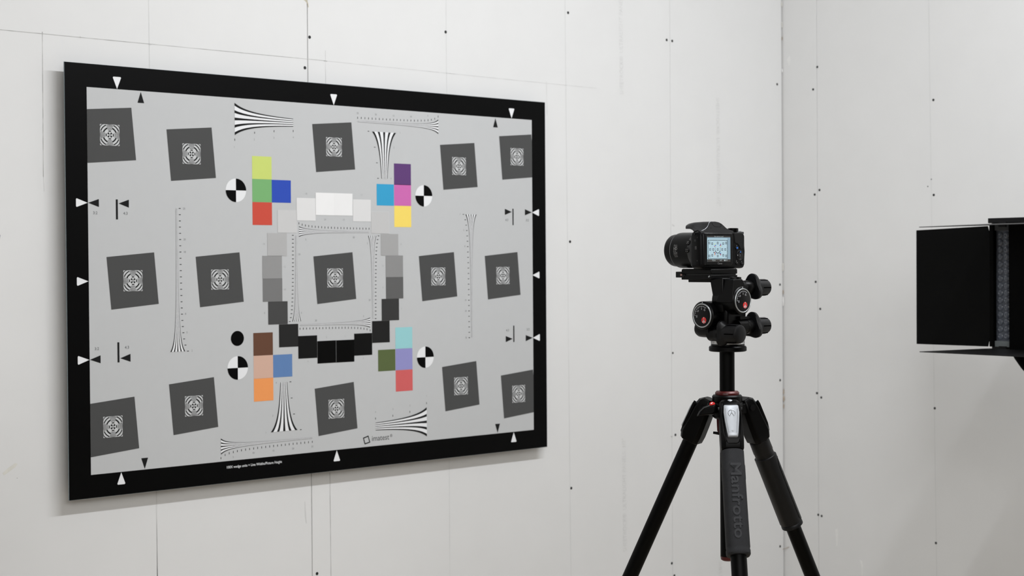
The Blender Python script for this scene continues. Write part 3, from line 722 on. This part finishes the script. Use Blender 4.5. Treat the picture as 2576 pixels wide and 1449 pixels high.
# clamp and quick-release plate
G().bb(OX - .0345, OX + .0345, OY + .005, OY + .074, ZC + .0008, ZC + .0086).build('clamp', M['head'], hd, bevel=.0008)
G().bb(OX - .0300, OX + .0280, OY + .010, OY + .062, ZC - .0036, ZC + .0010).build('clamp_rail', M['head'], hd, bevel=.0008)
G().bb(OX - .0325, OX + .0325, OY + .007, OY + .072, ZC + .0086, ZC + .0106).build('clamp_neck', M['screw'], hd)
pl = G().bb(OX - .0345, OX + .0345, OY + .005, OY + .074, ZC + .0106, ZC + .0190).build('quick_release_plate', M['head'], hd, bevel=.0012)
G().bb(OX - .0330, OX + .0330, OY + .0065, OY + .0725, ZC + .0190, ZC + .0198).build('cork_pad', M['knob'], pl)
lv = G().prism([(.066, .0045), (.0870, .0045), (.0870, .0148), (.074, .0148), (.072, .0105), (.066, .0105)], L(-.0352, 0, 0), (0, 1, 0), (0, 0, 1), Vector((.016, 0, 0))).build('clamp_lever', M['gloss'], hd, bevel=.0008)
G().bb(OX - .0356, OX - .0349, OY + .0715, OY + .0755, ZC + .0078, ZC + .0105).build('lever_mark', mat('pink_mark', (.35, .22, .20), .4), lv)
G().cyl(L(-.0350, .010, .0062), L(-.0340, .010, .0062), .0014, n=12).build('clamp_screw', M['ringm'], hd)
G().cyl(L(-.0350, .0085, .0070), L(-.0342, .0085, .0070), .0012, n=10).build('clamp_screw', M['ringm'], hd)

# dials with scale and emblem
def dial(c, ax, u, v, name):
    """c centre on the drum's end, ax outward normal, u right and v up as seen from outside"""
    c, ax, u, v = map(Vector, (c, ax, u, v)); r = .0199
    do = G().lathe(c, ax, [(-.001, r * .97), (.0012, r * .97), (.0014, r * .94)], 48).build('dial', M['gloss'], hd)
    G().torus(c + ax * .0008, ax, r, .00125, 56, 10).build('dial_ring', M['ringm'], do, label='satin metal ring round the dial')
    e = ax * .0017
    def D(x, y): return c + e + u * (x * r) + v * (y * r)
    g = G(); n = 26; a0, a1 = 183, 52
    def pt(a, q): return D(q * math.cos(math.radians(a)), q * math.sin(math.radians(a)))
    for i in range(n):
        b0, b1 = a0 + (a1 - a0) * i / n, a0 + (a1 - a0) * (i + 1) / n
        g.add([pt(b0, .80), pt(b1, .80), pt(b1, .83), pt(b0, .83)], [(0, 1, 2, 3)])
    for i in range(10):
        a = 180 - 15 * i + 1
        if a < 50: break
        q = .68 if i % 2 == 0 else .73
        g.add([pt(a - 1.0, q), pt(a + 1.0, q), pt(a + 1.0, .81), pt(a - 1.0, .81)], [(0, 1, 2, 3)])
    for s, a in (('90', 188), ('45', 138), ('0', 92), ('30', 58)):
        ra = math.radians(a); rad = u * math.cos(ra) + v * math.sin(ra); tn = u * math.sin(ra) - v * math.cos(ra)
        letter(g, s, pt(a, .58), tn, rad, height=.0030)
    g.build('dial_scale', M['scaleprint'], do, smooth=False)
    mc = (.24, -.40); mr = .275
    m_ = G().add([D(mc[0] + mr * math.cos(2 * PI * i / 36), mc[1] + mr * math.sin(2 * PI * i / 36)) for i in range(36)], [tuple(range(36))]).build('dial_emblem', M['red'], do, smooth=False, label='red round emblem with a white tripod mark')
    g = G(); e = ax * .0019
    def bar(a, b, w_):
        a, b = Vector(a), Vector(b); d = (b - a).normalized(); nn = Vector((-d.y, d.x)) * w_ / 2
        g.add([D(mc[0] + mr * p.x, mc[1] + mr * p.y) for p in (a - nn, b - nn, b + nn, a + nn)], [(0, 1, 2, 3)])
    bar((0, 1.0), (0, .52), .16)
    bar((0, .25), (-.62, -.74), .17); bar((0, .25), (.62, -.74), .17); bar((0, .10), (0, -.98), .16); bar((-.30, -.2), (-.10, .20), .16); bar((.30, -.2), (.10, .20), .16)
    g.build('emblem_mark', M['white'], m_, smooth=False)
    G().cyl(c + v * r * 1.135 + ax * -.0008, c + v * r * 1.135 + ax * .0004, .0007, n=10).build('index_dot', M['white'], do)
dial(L(DXX, DY, DZ), (-1, 0, 0), (0, -1, 0), (0, 0, 1), 'pitch')
dial(L(UX, UY, UZ), (0, -1, 0), (1, 0, 0), (0, 0, 1), 'roll')

# knobs: sleeve, winged flange and slotted grip
def gear_knob(c, ax, up, sl, fo, flen, kl, rs, rf, rk, rot):
    c, ax, up = Vector(c), Vector(ax), Vector(up); sd_ = ax.cross(up)
    so = G().lathe(c, ax, [(-.004, rs * .98), (sl * .55, rs * .98), (sl * .58, rs * 1.06), (sl * .93, rs * 1.10), (sl, rs * 1.0)], 36).build('knob_sleeve', M['head'], hd)
    # three-lobed flange
    def fl(s, k):
        out = []
        for i in range(48):
            a = 2 * PI * i / 48; q = rf * k * (0.86 + 0.14 * math.cos(3 * (a - rot)))
            out.append(c + ax * s + (up * math.cos(a) + sd_ * math.sin(a)) * q)
        return out
    ko = G().loft([fl(sl + .001, .90), fl(sl + .0025, 1.0), fl(sl + flen * .6, .98), fl(sl + flen, .80), fl(sl + flen + .004, .66)]).build('gear_knob', M['knob'], hd)
    b = sl + flen - .001
    G().lathe(c + ax * b, ax, [(0, rk), (kl - .006, rk * .99), (kl - .002, rk * .93), (kl, rk * .74), (kl + .0008, rk * .3)], 40).build('knob_grip', M['knob'], ko)
    g = G()
    for k in range(6):
        a = 2 * PI * k / 6 + .52; d = up * math.cos(a) + sd_ * math.sin(a); tn = ax.cross(d)
        Rm = Matrix((ax, tn, d)).transposed()
        g.box(c + ax * (b + kl * .55) + d * rk * .960, (kl * .62, .0017, .0016), Rm)
    g.build('knob_groove', M['void'], ko, smooth=False)
gear_knob(L(-.008, -.022, -.0138), (1, 0, 0), (0, 0, 1), .0440, 0, .013, .031, .0120, .0250, .0149, .15)
gear_knob(L(.004, -.020, -.0806), (1, 0, 0), (0, 0, 1), .034, 0, .013, .031, .0124, .0252, .0148, .15)
gear_knob(L(-.0225, .012, -.0915), (0, -1, 0), (0, 0, 1), .021, 0, .012, .031, .0142, .0240, .0168, 2.6)
G().prism([(0, 0), (.026, -.001), (.030, -.004), (.027, -.0055), (0, -.006)], L(.005, -.026, -.0625), (1, 0, 0), (0, 0, 1), Vector((0, .02, 0))).build('joint_tongue', M['head'], hd, bevel=.0006)

# ---------------- bridge camera
cm = thing('bridge_camera', 'black bridge camera with lit rear screen, mounted on the geared tripod head', 'camera', L(0, .03, .0198))
RY = .006
def rrect(x0, x1, z0, z1, r, n=5):
    out = []
    for cx, cz, a in ((x1 - r, z0 + r, -90), (x1 - r, z1 - r, 0), (x0 + r, z1 - r, 90), (x0 + r, z0 + r, 180)):
        for i in range(n + 1):
            t = math.radians(a + 90 * i / n); out.append((cx + r * math.cos(t), cz + r * math.sin(t)))
    return out
def sec(pts, y): return [L(x, y, z) for x, z in pts]
B0, B1, BZ0, BZ1 = -.0600, .0560, .0199, .0838
g = G().loft([sec(rrect(B0 + .0035, B1 - .002, BZ0 + .003, BZ1 - .003, .006), RY), sec(rrect(B0 + .001, B1 - .0005, BZ0 + .0008, BZ1 - .001, .0065), RY + .002),
              sec(rrect(B0, B1, BZ0, BZ1, .007), RY + .006), sec(rrect(B0, B1, BZ0, BZ1, .007), RY + .020), sec(rrect(B0 + .004, B1 - .003, BZ0 + .002, BZ1 - .002, .007), RY + .026)])
g.build('body_shell', M['plastic'], cm)
# hand grip on the right
gp = [(.036, .0205), (.0550, .0205), (.0600, .026), (.0618, .050), (.0595, .072), (.0560, .0830), (.036, .0830)]
G().loft([sec([(x * .995 + .0003, z) for x, z in gp], RY + .004), sec(gp, RY + .010), sec(gp, RY + .050), sec([(x * .94, z * .96 + .002) for x, z in gp], RY + .060)]).build('hand_grip', M['plastic'], cm, bevel=.003, seg=3)
# lens: axis along y
LX, LZ = -.0172, .0522
lb = G().lathe(L(LX, RY + .018, LZ), (0, 1, 0), [(0, .0316), (.012, .0318), (.020, .0312), (.0245, .0310), (.060, .0314), (.0648, .0310), (.0650, .0290)], 72).build('lens_barrel', M['plastic'], cm)
G().torus(L(LX, RY + .0835, LZ), (0, 1, 0), .0298, .0007, 72, 8).build('lens_trim_ring', M['silver'], lb, label='thin silver ring round the lens')
G().lathe(L(LX, RY + .083, LZ), (0, 1, 0), [(0, .0285), (.012, .0285), (.0155, .0278), (.018, .0262), (.018, .0215), (.014, .0200)], 72).build('lens_front', M['plastic'], lb)
G().lathe(L(LX, RY + .0955, LZ), (0, 1, 0), [(0, .0205), (.0015, .0200), (.0030, .0150), (.0040, .006), (.0042, .0005)], 48).build('front_glass', M['gloss'], lb)
# shoulder around the lens root that carries two round buttons
G().lathe(L(LX, RY + .018, LZ), (0, 1, 0), [(0, .0322), (.008, .0326), (.019, .0322), (.024, .0312)], 72).build('lens_shoulder', M['hump'], cm)
def bend(g, s, y0, zc, wid, hgt, r, bold=0.0):
    """lettering wrapped on the -x side of the barrel"""
    vs, fs, x0, x1, a0, a1 = text_mesh(s, bold); P = []
    for a, b in vs:
        u = (a - x0) / (x1 - x0) * wid; f = (((b - a0) / (a1 - a0)) - .5) * hgt / r + (zc - LZ) / r
        P.append(L(LX - r * math.cos(f), y0 - u, LZ + r * math.sin(f)))
    g.add(P, fs)
g = G(); r = .0317
bend(g, 'FULL', .0790, .0605, .0082, .0036, r, .01); bend(g, 'HD', .0792, .0552, .0086, .0056, r, .035); bend(g, '50x', .0798, .0485, .0095, .0062, r, .0)
bend(g, 'OPTICAL', .0790, .0438, .0082, .0024, r); bend(g, 'ZOOM', .0783, .0411, .0075, .0024, r)
g.build('lens_lettering', M['greyprint'], lb, smooth=False)
for py, mk in ((610.5, 0), (629.5, 1)):
    y, z = lx(1729.5, py, LX - .0315); f = math.asin((z - LZ) / .0322)
    nrm = Vector((-math.cos(f), 0, math.sin(f))); c = L(LX - .0322 * math.cos(f), y, z)
    b = G().lathe(c, nrm, [(-.002, .0048), (.0005, .0048), (.0012, .0042), (.0013, .001)], 28).build('lens_button', M['gloss'], cm)
    t = nrm.cross(Vector((0, 1, 0))); g = G(); uy = Vector((0, -1, 0))
    if t.z < 0: t = -t
    for sx in (-1, 1):
        for sz in (-1, 1):
            p = c + nrm * .0015 + uy * sx * .0016 + t * sz * .0016
            g.add([p + uy * a + t * b_ for a, b_ in [(-.0006, -.0006), (.0006, -.0006), (.0006, .0006), (-.0006, .0006)]], [(0, 1, 2, 3)])
    if not mk: g.add([c + nrm * .0015 + uy * a + t * b_ for a, b_ in [(-.0016, -.0014), (-.001, -.0016), (.0016, .0014), (.001, .0016)]], [(0, 1, 2, 3)])
    g.build('button_mark', M['greyprint'], b, smooth=False)
# viewfinder hump running forward over the lens
hp = [ly(*q, RY + .002) for q in [(1765, 588), (1765, 581), (1774, 577), (1780, 571), (1783.5, 563), (1785, 559.2), (1790, 557.4), (1799, 557.2), (1807, 558.6), (1814, 562), (1820, 567), (1826, 572), (1833, 575.2), (1843, 577.5), (1846, 586)]]
def hs(y, bl, zb, zt, hw, k=1.0):
    out = []; n = len(hp); ph = math.radians(200); zc_ = (zb + zt) / 2
    for i, (x, z) in enumerate(hp):
        x1, z1 = LX + (x - LX) * k, zb + (z - hp[0][1]) / (.1012 - hp[0][1]) * (zt - zb)
        t = ph - (ph - math.radians(-20)) * i / (n - 1); c_, s_ = math.cos(t), math.sin(t); q = (abs(c_) ** 2.8 + abs(s_) ** 2.8) ** (-1 / 2.8)
        x2, z2 = LX - .004 + hw * c_ * q, zc_ + (zt - zb) / 2 * s_ * q
        out.append(L(x1 + (x2 - x1) * bl, y, z1 + (z2 - z1) * bl))
    return out
hg = G().loft([hs(RY + .0003, 0, .0770, .1006, .03, .985), hs(RY + .0025, 0, .0770, .1012, .03), hs(RY + .012, .1, .0775, .1014, .029), hs(RY + .020, .45, .0785, .1014, .0285), hs(RY + .028, .85, .0815, .1012, .028),
               hs(RY + .036, 1, .0838, .1009, .0275), hs(RY + .0435, 1, .0842, .0998, .0265), hs(RY + .047, 1, .0848, .0984, .0250), hs(RY + .0492, 1, .0862, .0966, .0225), hs(RY + .0502, 1, .0885, .0945, .0180)])
hg.build('viewfinder_hump', M['hump'], cm)
G().tube([L(x - .0003, RY + .0022, z + .0002) for x, z in hp[1:7]], .0004, 6).build('hump_edge_highlight', M['edgeline'], cm, label='highlight along the edge of the viewfinder hump, built as a thin pale tube')  # glint of the bevelled edge, put in as a pale tube
# flash lid seam on the side, eyepiece patch and two screws on the back
a = [ly(*q, RY - .0001) for q in [(1790, 559.5), (1794, 566), (1798, 570), (1812, 571), (1815, 568), (1812, 562)]]
G().tube([L(x, RY + .0004, z) for x, z in a], .0004, 5).build('hump_seam', M['gloss'], cm)
for q in ((1789, 573), (1823, 574.5)):
    x, z = ly(*q, RY); G().cyl(L(x, RY + .003, z - .0005), L(x, RY + .0002, z - .0005), .0018, n=14).build('shell_screw', M['screw'], cm)
a = [(RY + .030, .0925), (RY + .046, .0895), (RY + .053, .0880)]
# top deck: mode dial, control strip and shutter
x0, _ = ly(1841, 580, RY + .010); x1, _ = ly(1856, 580, RY + .010)
G().lathe(L((x0 + x1) / 2, RY + .014, .0832), (0, 0, 1), [(0, .0088), (.0012, .0092), (.0066, .0092), (.0074, .0084)], 40).build('mode_dial', M['gloss'], cm)
G().lathe(L(.051, RY + .012, .0830), (0, 0, 1), [(0, .0066), (.0022, .0066), (.0028, .0055)], 32).build('top_button', M['ringm'], cm)
G().bb(OX + .040, OX + .0575, OY + RY + .003, OY + RY + .024, ZC + .0800, ZC + .0842).build('top_deck', M['hump'], cm, bevel=.0012)
# screen: bezel, glass and the picture it shows
sx0, sz1 = ly(1768, 585, RY - .0005); sx1, sz0 = ly(1842, 668, RY - .0005)
sx1 = ly(1842, 640, RY)[0]
G().loft([sec(rrect(sx0, sx1, sz0, sz1, .0035), RY + .0020), sec(rrect(sx0 + .0003, sx1 - .0003, sz0 + .0003, sz1 - .0003, .0035), RY - .0006), sec(rrect(sx0 + .0016, sx1 - .0016, sz0 + .0016, sz1 - .0016, .003), RY - .0016)]).build('screen_bezel', M['bezel'], cm)
gx0, gx1 = -.0155 - .0328, -.0155 + .0350; gz0, gz1 = ly(1806, 664, RY)[1] - .0015, ly(1806, 591, RY)[1] + .002
G().bb(OX + gx0, OX + gx1, OY + RY - .0020, OY + RY - .0012, ZC + gz0, ZC + gz1).build('screen_glass', M['gloss'], cm, bevel=.0003)
px0, px1 = -.0157 - .0301, -.0157 + .0301; pz1, pz0 = .0763, .0318
ys = RY - .0023
def em(name, c, s=1.30):
    return mat('lit_' + name, (0.004, 0.004, 0.004), 0.4, 0.15, var=0.0, emit=lin(c), estr=s)
E_ = {'bg': em('screen_blue', (160, 186, 196)), 'bar': em('bar_grey', (52, 50, 48)), 'dark': em('dark', (44, 50, 54)), 'sq': em('slate', (92, 108, 118)), 'lite': em('pale', (172, 196, 204)), 'mid': em('mid', (122, 146, 160)),
      'white': em('white', (150, 160, 162)), 'yg': em('lime', (186, 196, 120)), 'bl': em('blue', (70, 110, 178)), 'rd': em('red', (160, 74, 84)), 'pu': em('purple', (96, 84, 134)), 'or': em('orange', (190, 138, 100)), 'cy': em('cyan', (112, 160, 196))}
def sp(u, v, k=0): return L(px0 + (px1 - px0) * u, ys - .00008 * k, pz1 - (pz1 - pz0) * v)     # u,v from the top left
def sq(g, u0, v0, u1, v1, k=1): return g.add([sp(u0, v0, k), sp(u1, v0, k), sp(u1, v1, k), sp(u0, v1, k)], [(0, 1, 2, 3)])
dsp = sq(G(), 0, 0, 1, 1, 0).build('display', E_['bg'], cm, smooth=False, label='lit blue-grey display showing the chart')
def icon(g, m, name): g.build(name, m, dsp, smooth=False)
g = G(); sq(g, 0, 0, 1, .055); sq(g, 0, .905, 1, 1); icon(g, E_['bar'], 'status_bar')
g = G(); sq(g, 0, .055, 1, .10); sq(g, .87, .10, 1, .905); icon(g, E_['mid'], 'shaded_strip')
g = G(); letter(g, 'No memory card', sp(.5, .028, 2), U, V, width=.023, height=.0028); letter(g, 'F5.6', sp(.28, .945, 2), U, V, height=.0030, width=.008)
letter(g, '\u00b10', sp(.58, .945, 2), U, V, height=.0026, width=.005); sq(g, .72, .925, .775, .975, 2); letter(g, 'ISO', sp(.83, .95, 2), U, V, height=.0022, width=.005)
icon(g, E_['white'], 'status_lettering')
g = G()
fu0, fv0, fu1, fv1 = .03, .155, .872, .895
for a in ((fu0, fv0, fu1, fv0 + .022), (fu0, fv1 - .022, fu1, fv1), (fu0, fv0, fu0 + .018, fv1), (fu1 - .018, fv0, fu1, fv1)): sq(g, *a)
icon(g, E_['dark'], 'pictured_border')
def cu(x, y): return (fu0 + fu1) / 2 + x / 1.66 * (fu1 - fu0), (fv0 + fv1) / 2 - y / 1.12 * (fv1 - fv0)
g, g2 = G(), G()
for x, y in CTR:
    a, b = cu(x, y); hw, hh = .036, .046
    u0, u1 = max(a - hw, fu0 + .018), min(a + hw, fu1 - .018)
    sq(g, u0, b - hh, u1, b + hh, 2); sq(g2, a - .013, b - .018, a + .013, b + .018, 3)
icon(g, E_['sq'], 'pictured_squares'); icon(g2, E_['lite'], 'pictured_targets')
for pts, m in (([(-.247, .31)], 'yg'), ([(-.183, .246), (.181, .245), (-.184, -.246)], 'bl'), ([(-.247, .182), (.246, -.312)], 'rd'), ([(.246, .308), (.246, -.248)], 'pu'), ([(.246, .246)], 'rd'),
               ([(.246, .18)], 'yg'), ([(-.248, -.31)], 'or'), ([(-.248, -.182)], 'rd'), ([(.181, -.248), (-.331, -.164)], 'dark'), ([(-.248, -.246)], 'or'), ([(-.247, .246), (.246, -.184)], 'cy')):
    g = G()
    for x, y in pts: a, b = cu(x, y); sq(g, a - .017, b - .021, a + .017, b + .021, 2)
    icon(g, E_[m], 'pictured_patch')
g = G()
for k in range(17):
    t = math.radians(200 + 8.75 * k); a, b = cu(.215 * math.cos(t), .215 * math.sin(t)); q = .012; sq(g, a - q, b - q, a + q, b + q, 2)
icon(g, E_['dark'], 'pictured_ring')
g = G()
for s in (-1, 1):
    for k in range(3):
        a, b = cu(s * .215, .10 - .055 * k); sq(g, a - .012, b - .02, a + .012, b + .02, 2)
icon(g, E_['mid'], 'pictured_ring')
g = G()
for s in (-1, 1):
    for t in (-1, 1):
        a, b = cu(s * .37, t * .25); d = .03; g.add([sp(a - d, b + d * .8 * s * t, 2), sp(a - d + .008, b + d * .8 * s * t + .008, 2), sp(a + d, b - d * .8 * s * t, 2), sp(a + d - .008, b - d * .8 * s * t - .008, 2)], [(0, 1, 2, 3)])
icon(g, E_['mid'], 'pictured_markers')
g = G()
for x, y in ((-.685, .53), (0, .53), (.685, .53), (-.685, -.53), (0, -.53), (.685, -.53), (-.8, .2), (-.8, 0), (-.8, -.2), (.8, .2), (.8, 0), (.8, -.2)):
    a, b = cu(x, y); sq(g, a - .006, b - .009, a + .006, b + .009, 3)
icon(g, E_['white'], 'pictured_arrows')
g = G(); x, z = ly(1811, 662.6, RY - .002); letter(g, 'Canon', L(x, RY - .0022, z), U, V, width=.0118, height=.0030); g.build('maker_lettering', M['greyprint'], cm, smooth=False)
# thumb rest, buttons and control wheel on the right
tpz = [ly(*q, RY) for q in [(1846.5, 586), (1866, 586), (1869, 600), (1870.5, 624), (1862, 627), (1859, 619), (1855, 613), (1848, 611)]]
G().loft([sec(tpz, RY + .002), sec(tpz, RY - .0004), sec([(x * .985 + .0006, z * .99 + .0007) for x, z in tpz], RY - .0010)]).build('thumb_rest', M['knob'], cm, bevel=.0005)
def rbtn(px, py, r, mark, name='rear_button'):
    x, z = ly(px, py, RY); o = G().lathe(L(x, RY + .001, z), (0, -1, 0), [(0, r), (.0016, r), (.0021, r * .86), (.0022, r * .3)], 28).build(name, M['gloss'], cm)
    mark(o, x, z); return o
def mk_sq(m, s, dx=0, dz=0):
    def f(o, x, z):
        y = RY - .0014; G().add([L(x + dx + a * s, y, z + dz + b * s) for a, b in [(-1, -.8), (1, -.8), (1, .8), (-1, .8)]], [(0, 1, 2, 3)]).build('button_mark', m, o, smooth=False)
    return f
def mk_tx(t, w_, h_):
    def f(o, x, z):
        g = G(); letter(g, t, L(x, RY - .0015, z), U, V, width=w_, height=h_); g.build('button_mark', M['dimprint'], o, smooth=False)
    return f
rbtn(1853.3, 623.5, .0042, mk_sq(M['blueprint'], .0021))
cw = rbtn(1860.8, 642, .0082, mk_sq(M['blueprint'], .0015, .0008, .0058), 'control_wheel')
x, z = ly(1860.8, 642, RY)
G().torus(L(x, RY - .0006, z), (0, 1, 0), .0084, .0006, 48, 8).build('wheel_rim', M['hump'], cw)
G().torus(L(x, RY - .0012, z), (0, 1, 0), .0042, .0004, 36, 8).build('wheel_centre', M['hump'], cw)
g = G(); letter(g, 'FUNC', L(x, RY - .0015, z + .0008), U, V, width=.0046, height=.0015); letter(g, 'SET', L(x, RY - .0015, z - .0014), U, V, width=.0036, height=.0015)
letter(g, 'INFO', L(x, RY - .0015, z - .0066), U, V, width=.0042, height=.0014)
g.add([L(x - .0068 + a, RY - .0014, z + b) for a, b in [(-.0008, -.0014), (.0008, -.0014), (.0008, .0014), (-.0008, .0014)]], [(0, 1, 2, 3)])
g.build('button_mark', M['greyprint'], cw, smooth=False)
rbtn(1853, 661, .0036, mk_tx('\u25b6', .0026, .0022)); rbtn(1866, 662, .0036, mk_tx('MENU', .0046, .0015))
# left side: strap lug, port marks
x = B0; y, z = lx(1753.5, 586.5, B0)
lug = G(); pts = [(y + a, z + b) for a, b in [(-.0055, -.0012), (-.0052, .0030), (-.003, .0048), (.004, .0034), (.0062, .0006), (.0056, -.0030)]]
lug.tube([L(B0 - .0006, p, q) for p, q in pts], .0012, 8); lug.build('strap_lug', M['plastic'], cm)
g = G(); y, z = lx(1750.3, 623.3, B0)
for a0, a1, b0, b1 in ((-.002, .002, .0020, .0026), (-.002, .002, -.0026, -.0020), (-.002, -.0015, -.0026, .0026), (.0015, .002, -.0026, .0026), (-.0006, .0006, -.0012, .0012)):
    g.add([L(B0 - .0002, y + a, z + b) for a, b in [(a0, b0), (a1, b0), (a1, b1), (a0, b1)]], [(0, 1, 2, 3)])
g.build('side_mark', M['dimprint'], cm, smooth=False)
for q in ((1748.5, 605), (1754.5, 597.5), (1754, 656)):
    y, z = lx(*q, B0); s = .0026 if q[1] == 605 else .0014
    G().add([L(B0 - .0002, y + a * s, z + b * s) for a, b in [(-1, 0), (0, -1.1), (1, 0), (0, 1.1)]], [(0, 1, 2, 3)]).build('side_hole', M['screw'], cm, smooth=False)

# ------------------------------------------------------------------ barn-door panel lamp on a stand (local frame: x along the panel, +y the way it shines)
def panel_lamp(name, label, loc, rot, full, zc, far_len=.268, far_ang=104.6):
    r = thing(name, label, 'studio light', loc, rot, None); ORG[r.name] = Vector((0, 0, 0))
    W_, H_ = .310, .2905
    z0, z1 = zc - H_ / 2, zc + H_ / 2
    def b(x0, x1, y0, y1, z0, z1, nm, m, bev=.002, par=r, **k): return G().bb(x0, x1, y0, y1, z0, z1).build(nm, m, par, bevel=bev, smooth=False, **k)
    hs_ = b(-W_ / 2 - .006, W_ / 2 + .004, -.075, -.004, z0 - .010, z1 + .010, 'lamp_housing', M['ledhouse'], .004)
    for k in range(7): b(-W_ / 2 + .02, W_ / 2 - .02, -.088, -.075, z0 + .03 + .038 * k, z0 + .04 + .038 * k, 'cooling_fin', M['ledhouse'], .001, hs_)
    b(-W_ / 2 + .005, W_ / 2 - .002, -.012, -.002, z0 + .002, z1 - .002, 'led_board', M['ledboard'], .0005)
    # inner frame, with light at the foot and shade at the top painted into the colours
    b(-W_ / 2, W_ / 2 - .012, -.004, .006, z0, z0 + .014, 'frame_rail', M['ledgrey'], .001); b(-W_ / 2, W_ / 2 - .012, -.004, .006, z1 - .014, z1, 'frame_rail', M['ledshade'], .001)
    b(W_ / 2 - .012, W_ / 2, -.004, .010, z0, z1, 'frame_rail', M['barn'], .001); b(-W_ / 2, -W_ / 2 + .010, -.004, .008, z0, z1, 'frame_rail', M['ledhouse'], .001)
    # top hood strip with hinge lugs
    b(-W_ / 2 - .004, W_ / 2 + .006, -.030, .006, z1 + .004, z1 + .016, 'hood_strip', M['ledhouse'], .001)
    for k in range(5): b(-.13 + .06 * k, -.11 + .06 * k, .002, .010, z1 - .006, z1 + .006, 'hinge', M['ledhouse'], .0008)
    for k in range(5): b(-.13 + .06 * k, -.11 + .06 * k, .002, .010, z0 - .008, z0 + .002, 'hinge', M['ledhouse'], .0008)
    # lens domes, 16.4 mm pitch
    pt = .0172; dome = G().lathe((0, 0, 0), (0, 1, 0), [(0, .0083), (.0016, .0080), (.0032, .0058), (.0037, .0034), (.0026, .0022), (.0024, .0008)], 16).mesh('lens_dome'); dome.materials.append(M['lens'])
    nr = 15; far = G()
    for i in range(18):
        x = W_ / 2 - .0225 - .0170 * i
        for j in range(nr):
            z = z0 + .0248 + pt * j
            if i < 3 and full:
                o = put('led_lens', dome, r); o.location = (x, -.002, z)
            elif x > -W_ / 2 + .012:
                far.lathe((x, -.002, z), (0, 1, 0), [(0, .0076), (.0035, .0070), (.0064, .0030)], 8)
    far.build('lens_field', M['lens'], r, kind='stuff')
    # barn doors: far side open wide, near side folded shut, top and bottom held out level
    def door(pts, thick, nm, dm=M['barn']):
        P = [Vector(p) for p in pts]; n = (P[1] - P[0]).cross(P[-1] - P[0]).normalized() * thick
        return G().loft([[p - n / 2 for p in P], [p + n / 2 for p in P]]).build(nm, dm, r, bevel=.0006, smooth=False)
    a = math.radians(far_ang); hx = W_ / 2 + .002; dx, dy = math.sin(a), math.cos(a)
    if full:
        door([(hx, .004, z0 + .022), (hx + dx * .0065, .004 + dy * .0065, z0 - .0005), (hx + dx * far_len, .004 + dy * far_len, z0 - .006), (hx + dx * far_len, .004 + dy * far_len, z1 - .007), (hx + dx * .0065, .004 + dy * .0065, z1 - .0025), (hx, .004, z1 - .022)], .002, 'barn_door')
        door([(-W_ / 2, .016, z0 - .005), (W_ / 2 - .0600, .018, z0 - .005), (W_ / 2 - .0585, .018, z1 - .001), (-W_ / 2, .016, z1 - .001)], .002, 'barn_door')
        door([(-W_ / 2, .008, z1 + .002), (W_ / 2, .008, z1 + .002), (W_ / 2 + .004, .279, z1 - .0078), (-W_ / 2 - .004, .279, z1 - .0070)], .0016, 'barn_door', M['ledhouse'])
        door([(-W_ / 2, .008, z0 - .005), (W_ / 2, .008, z0 - .005), (W_ / 2 + .004, .279, z0 - .0015), (-W_ / 2 - .004, .279, z0 - .0015)], .0016, 'barn_door', M['ledhouse'])
    else:
        door([(-W_ / 2, .016, z0), (0.0, .018, z0), (0.0, .018, z1), (-W_ / 2, .016, z1)], .002, 'barn_door')
        door([(.003, .018, z0), (W_ / 2, .016, z0), (W_ / 2, .016, z1), (.003, .018, z1)], .002, 'barn_door')
        door([(-W_ / 2, .008, z1 + .003), (W_ / 2, .008, z1 + .003), (W_ / 2 + .050, .030, z1 + .262), (-W_ / 2 - .050, .030, z1 + .262)], .002, 'barn_door')
        door([(-W_ / 2, .008, z0 - .006), (W_ / 2, .008, z0 - .006), (W_ / 2 - .03, .06, z0 - .25), (-W_ / 2 + .03, .06, z0 - .25)], .002, 'barn_door')
    # yoke, knobs and stand
    pth = [(.172 * math.cos(PI * i / 24), -.062, zc - .24 * math.sin(PI * i / 24)) for i in range(25)]
    G().tube([(.172, -.062, zc + .03)] + pth + [(-.172, -.062, zc + .03)], .0120, 12).build('yoke', M['barn'], r)
    for s in (-1, 1): G().cyl((s * .160, -.062, zc + .02), (s * .195, -.062, zc + .02), .019, n=24).build('yoke_knob', M['knob'], r)
    zb = zc - .245
    G().cyl((0, -.062, zb + .01), (0, -.062, zb - .10), .019, n=24).build('stand_socket', M['ledhouse'], r)
    G().cyl((0, -.062, zb - .10), (0, -.062, .22), .0165, n=24).build('stand_pole', M['steel'], r, label='bright steel stand pole')
    G().cyl((0, -.062, .50), (0, -.062, .44), .024, n=24).build('stand_collar', M['ledhouse'], r)
    for k in range(3):
        t = 2 * PI * k / 3 + .5; G().tube([(0, -.062, .46), (.16 * math.cos(t), -.062 + .16 * math.sin(t), .26), (.42 * math.cos(t), -.062 + .42 * math.sin(t), .012)], .011, 10).build('stand_leg', M['ledhouse'], r)
    return r
th = math.radians(88)
e_ = Vector((math.cos(th), math.sin(th), 0)); n_ = Vector((-math.sin(th), math.cos(th), 0))
cen = Vector((1.2182, -.9701, 0)) - e_ * .157 - n_ * .004
panel_lamp('panel_light', 'black panel light with open barn doors and LED lenses beside the right wall', (cen.x, cen.y, 0), th, True, ZC - .0302)
# its twin on the left shows only the tip of one door
panel_lamp('panel_light', 'panel light at left frame edge, only a dark barn-door corner showing', (-1.3982, -.9138, 0), math.radians(-60), False, ZC - .3345)
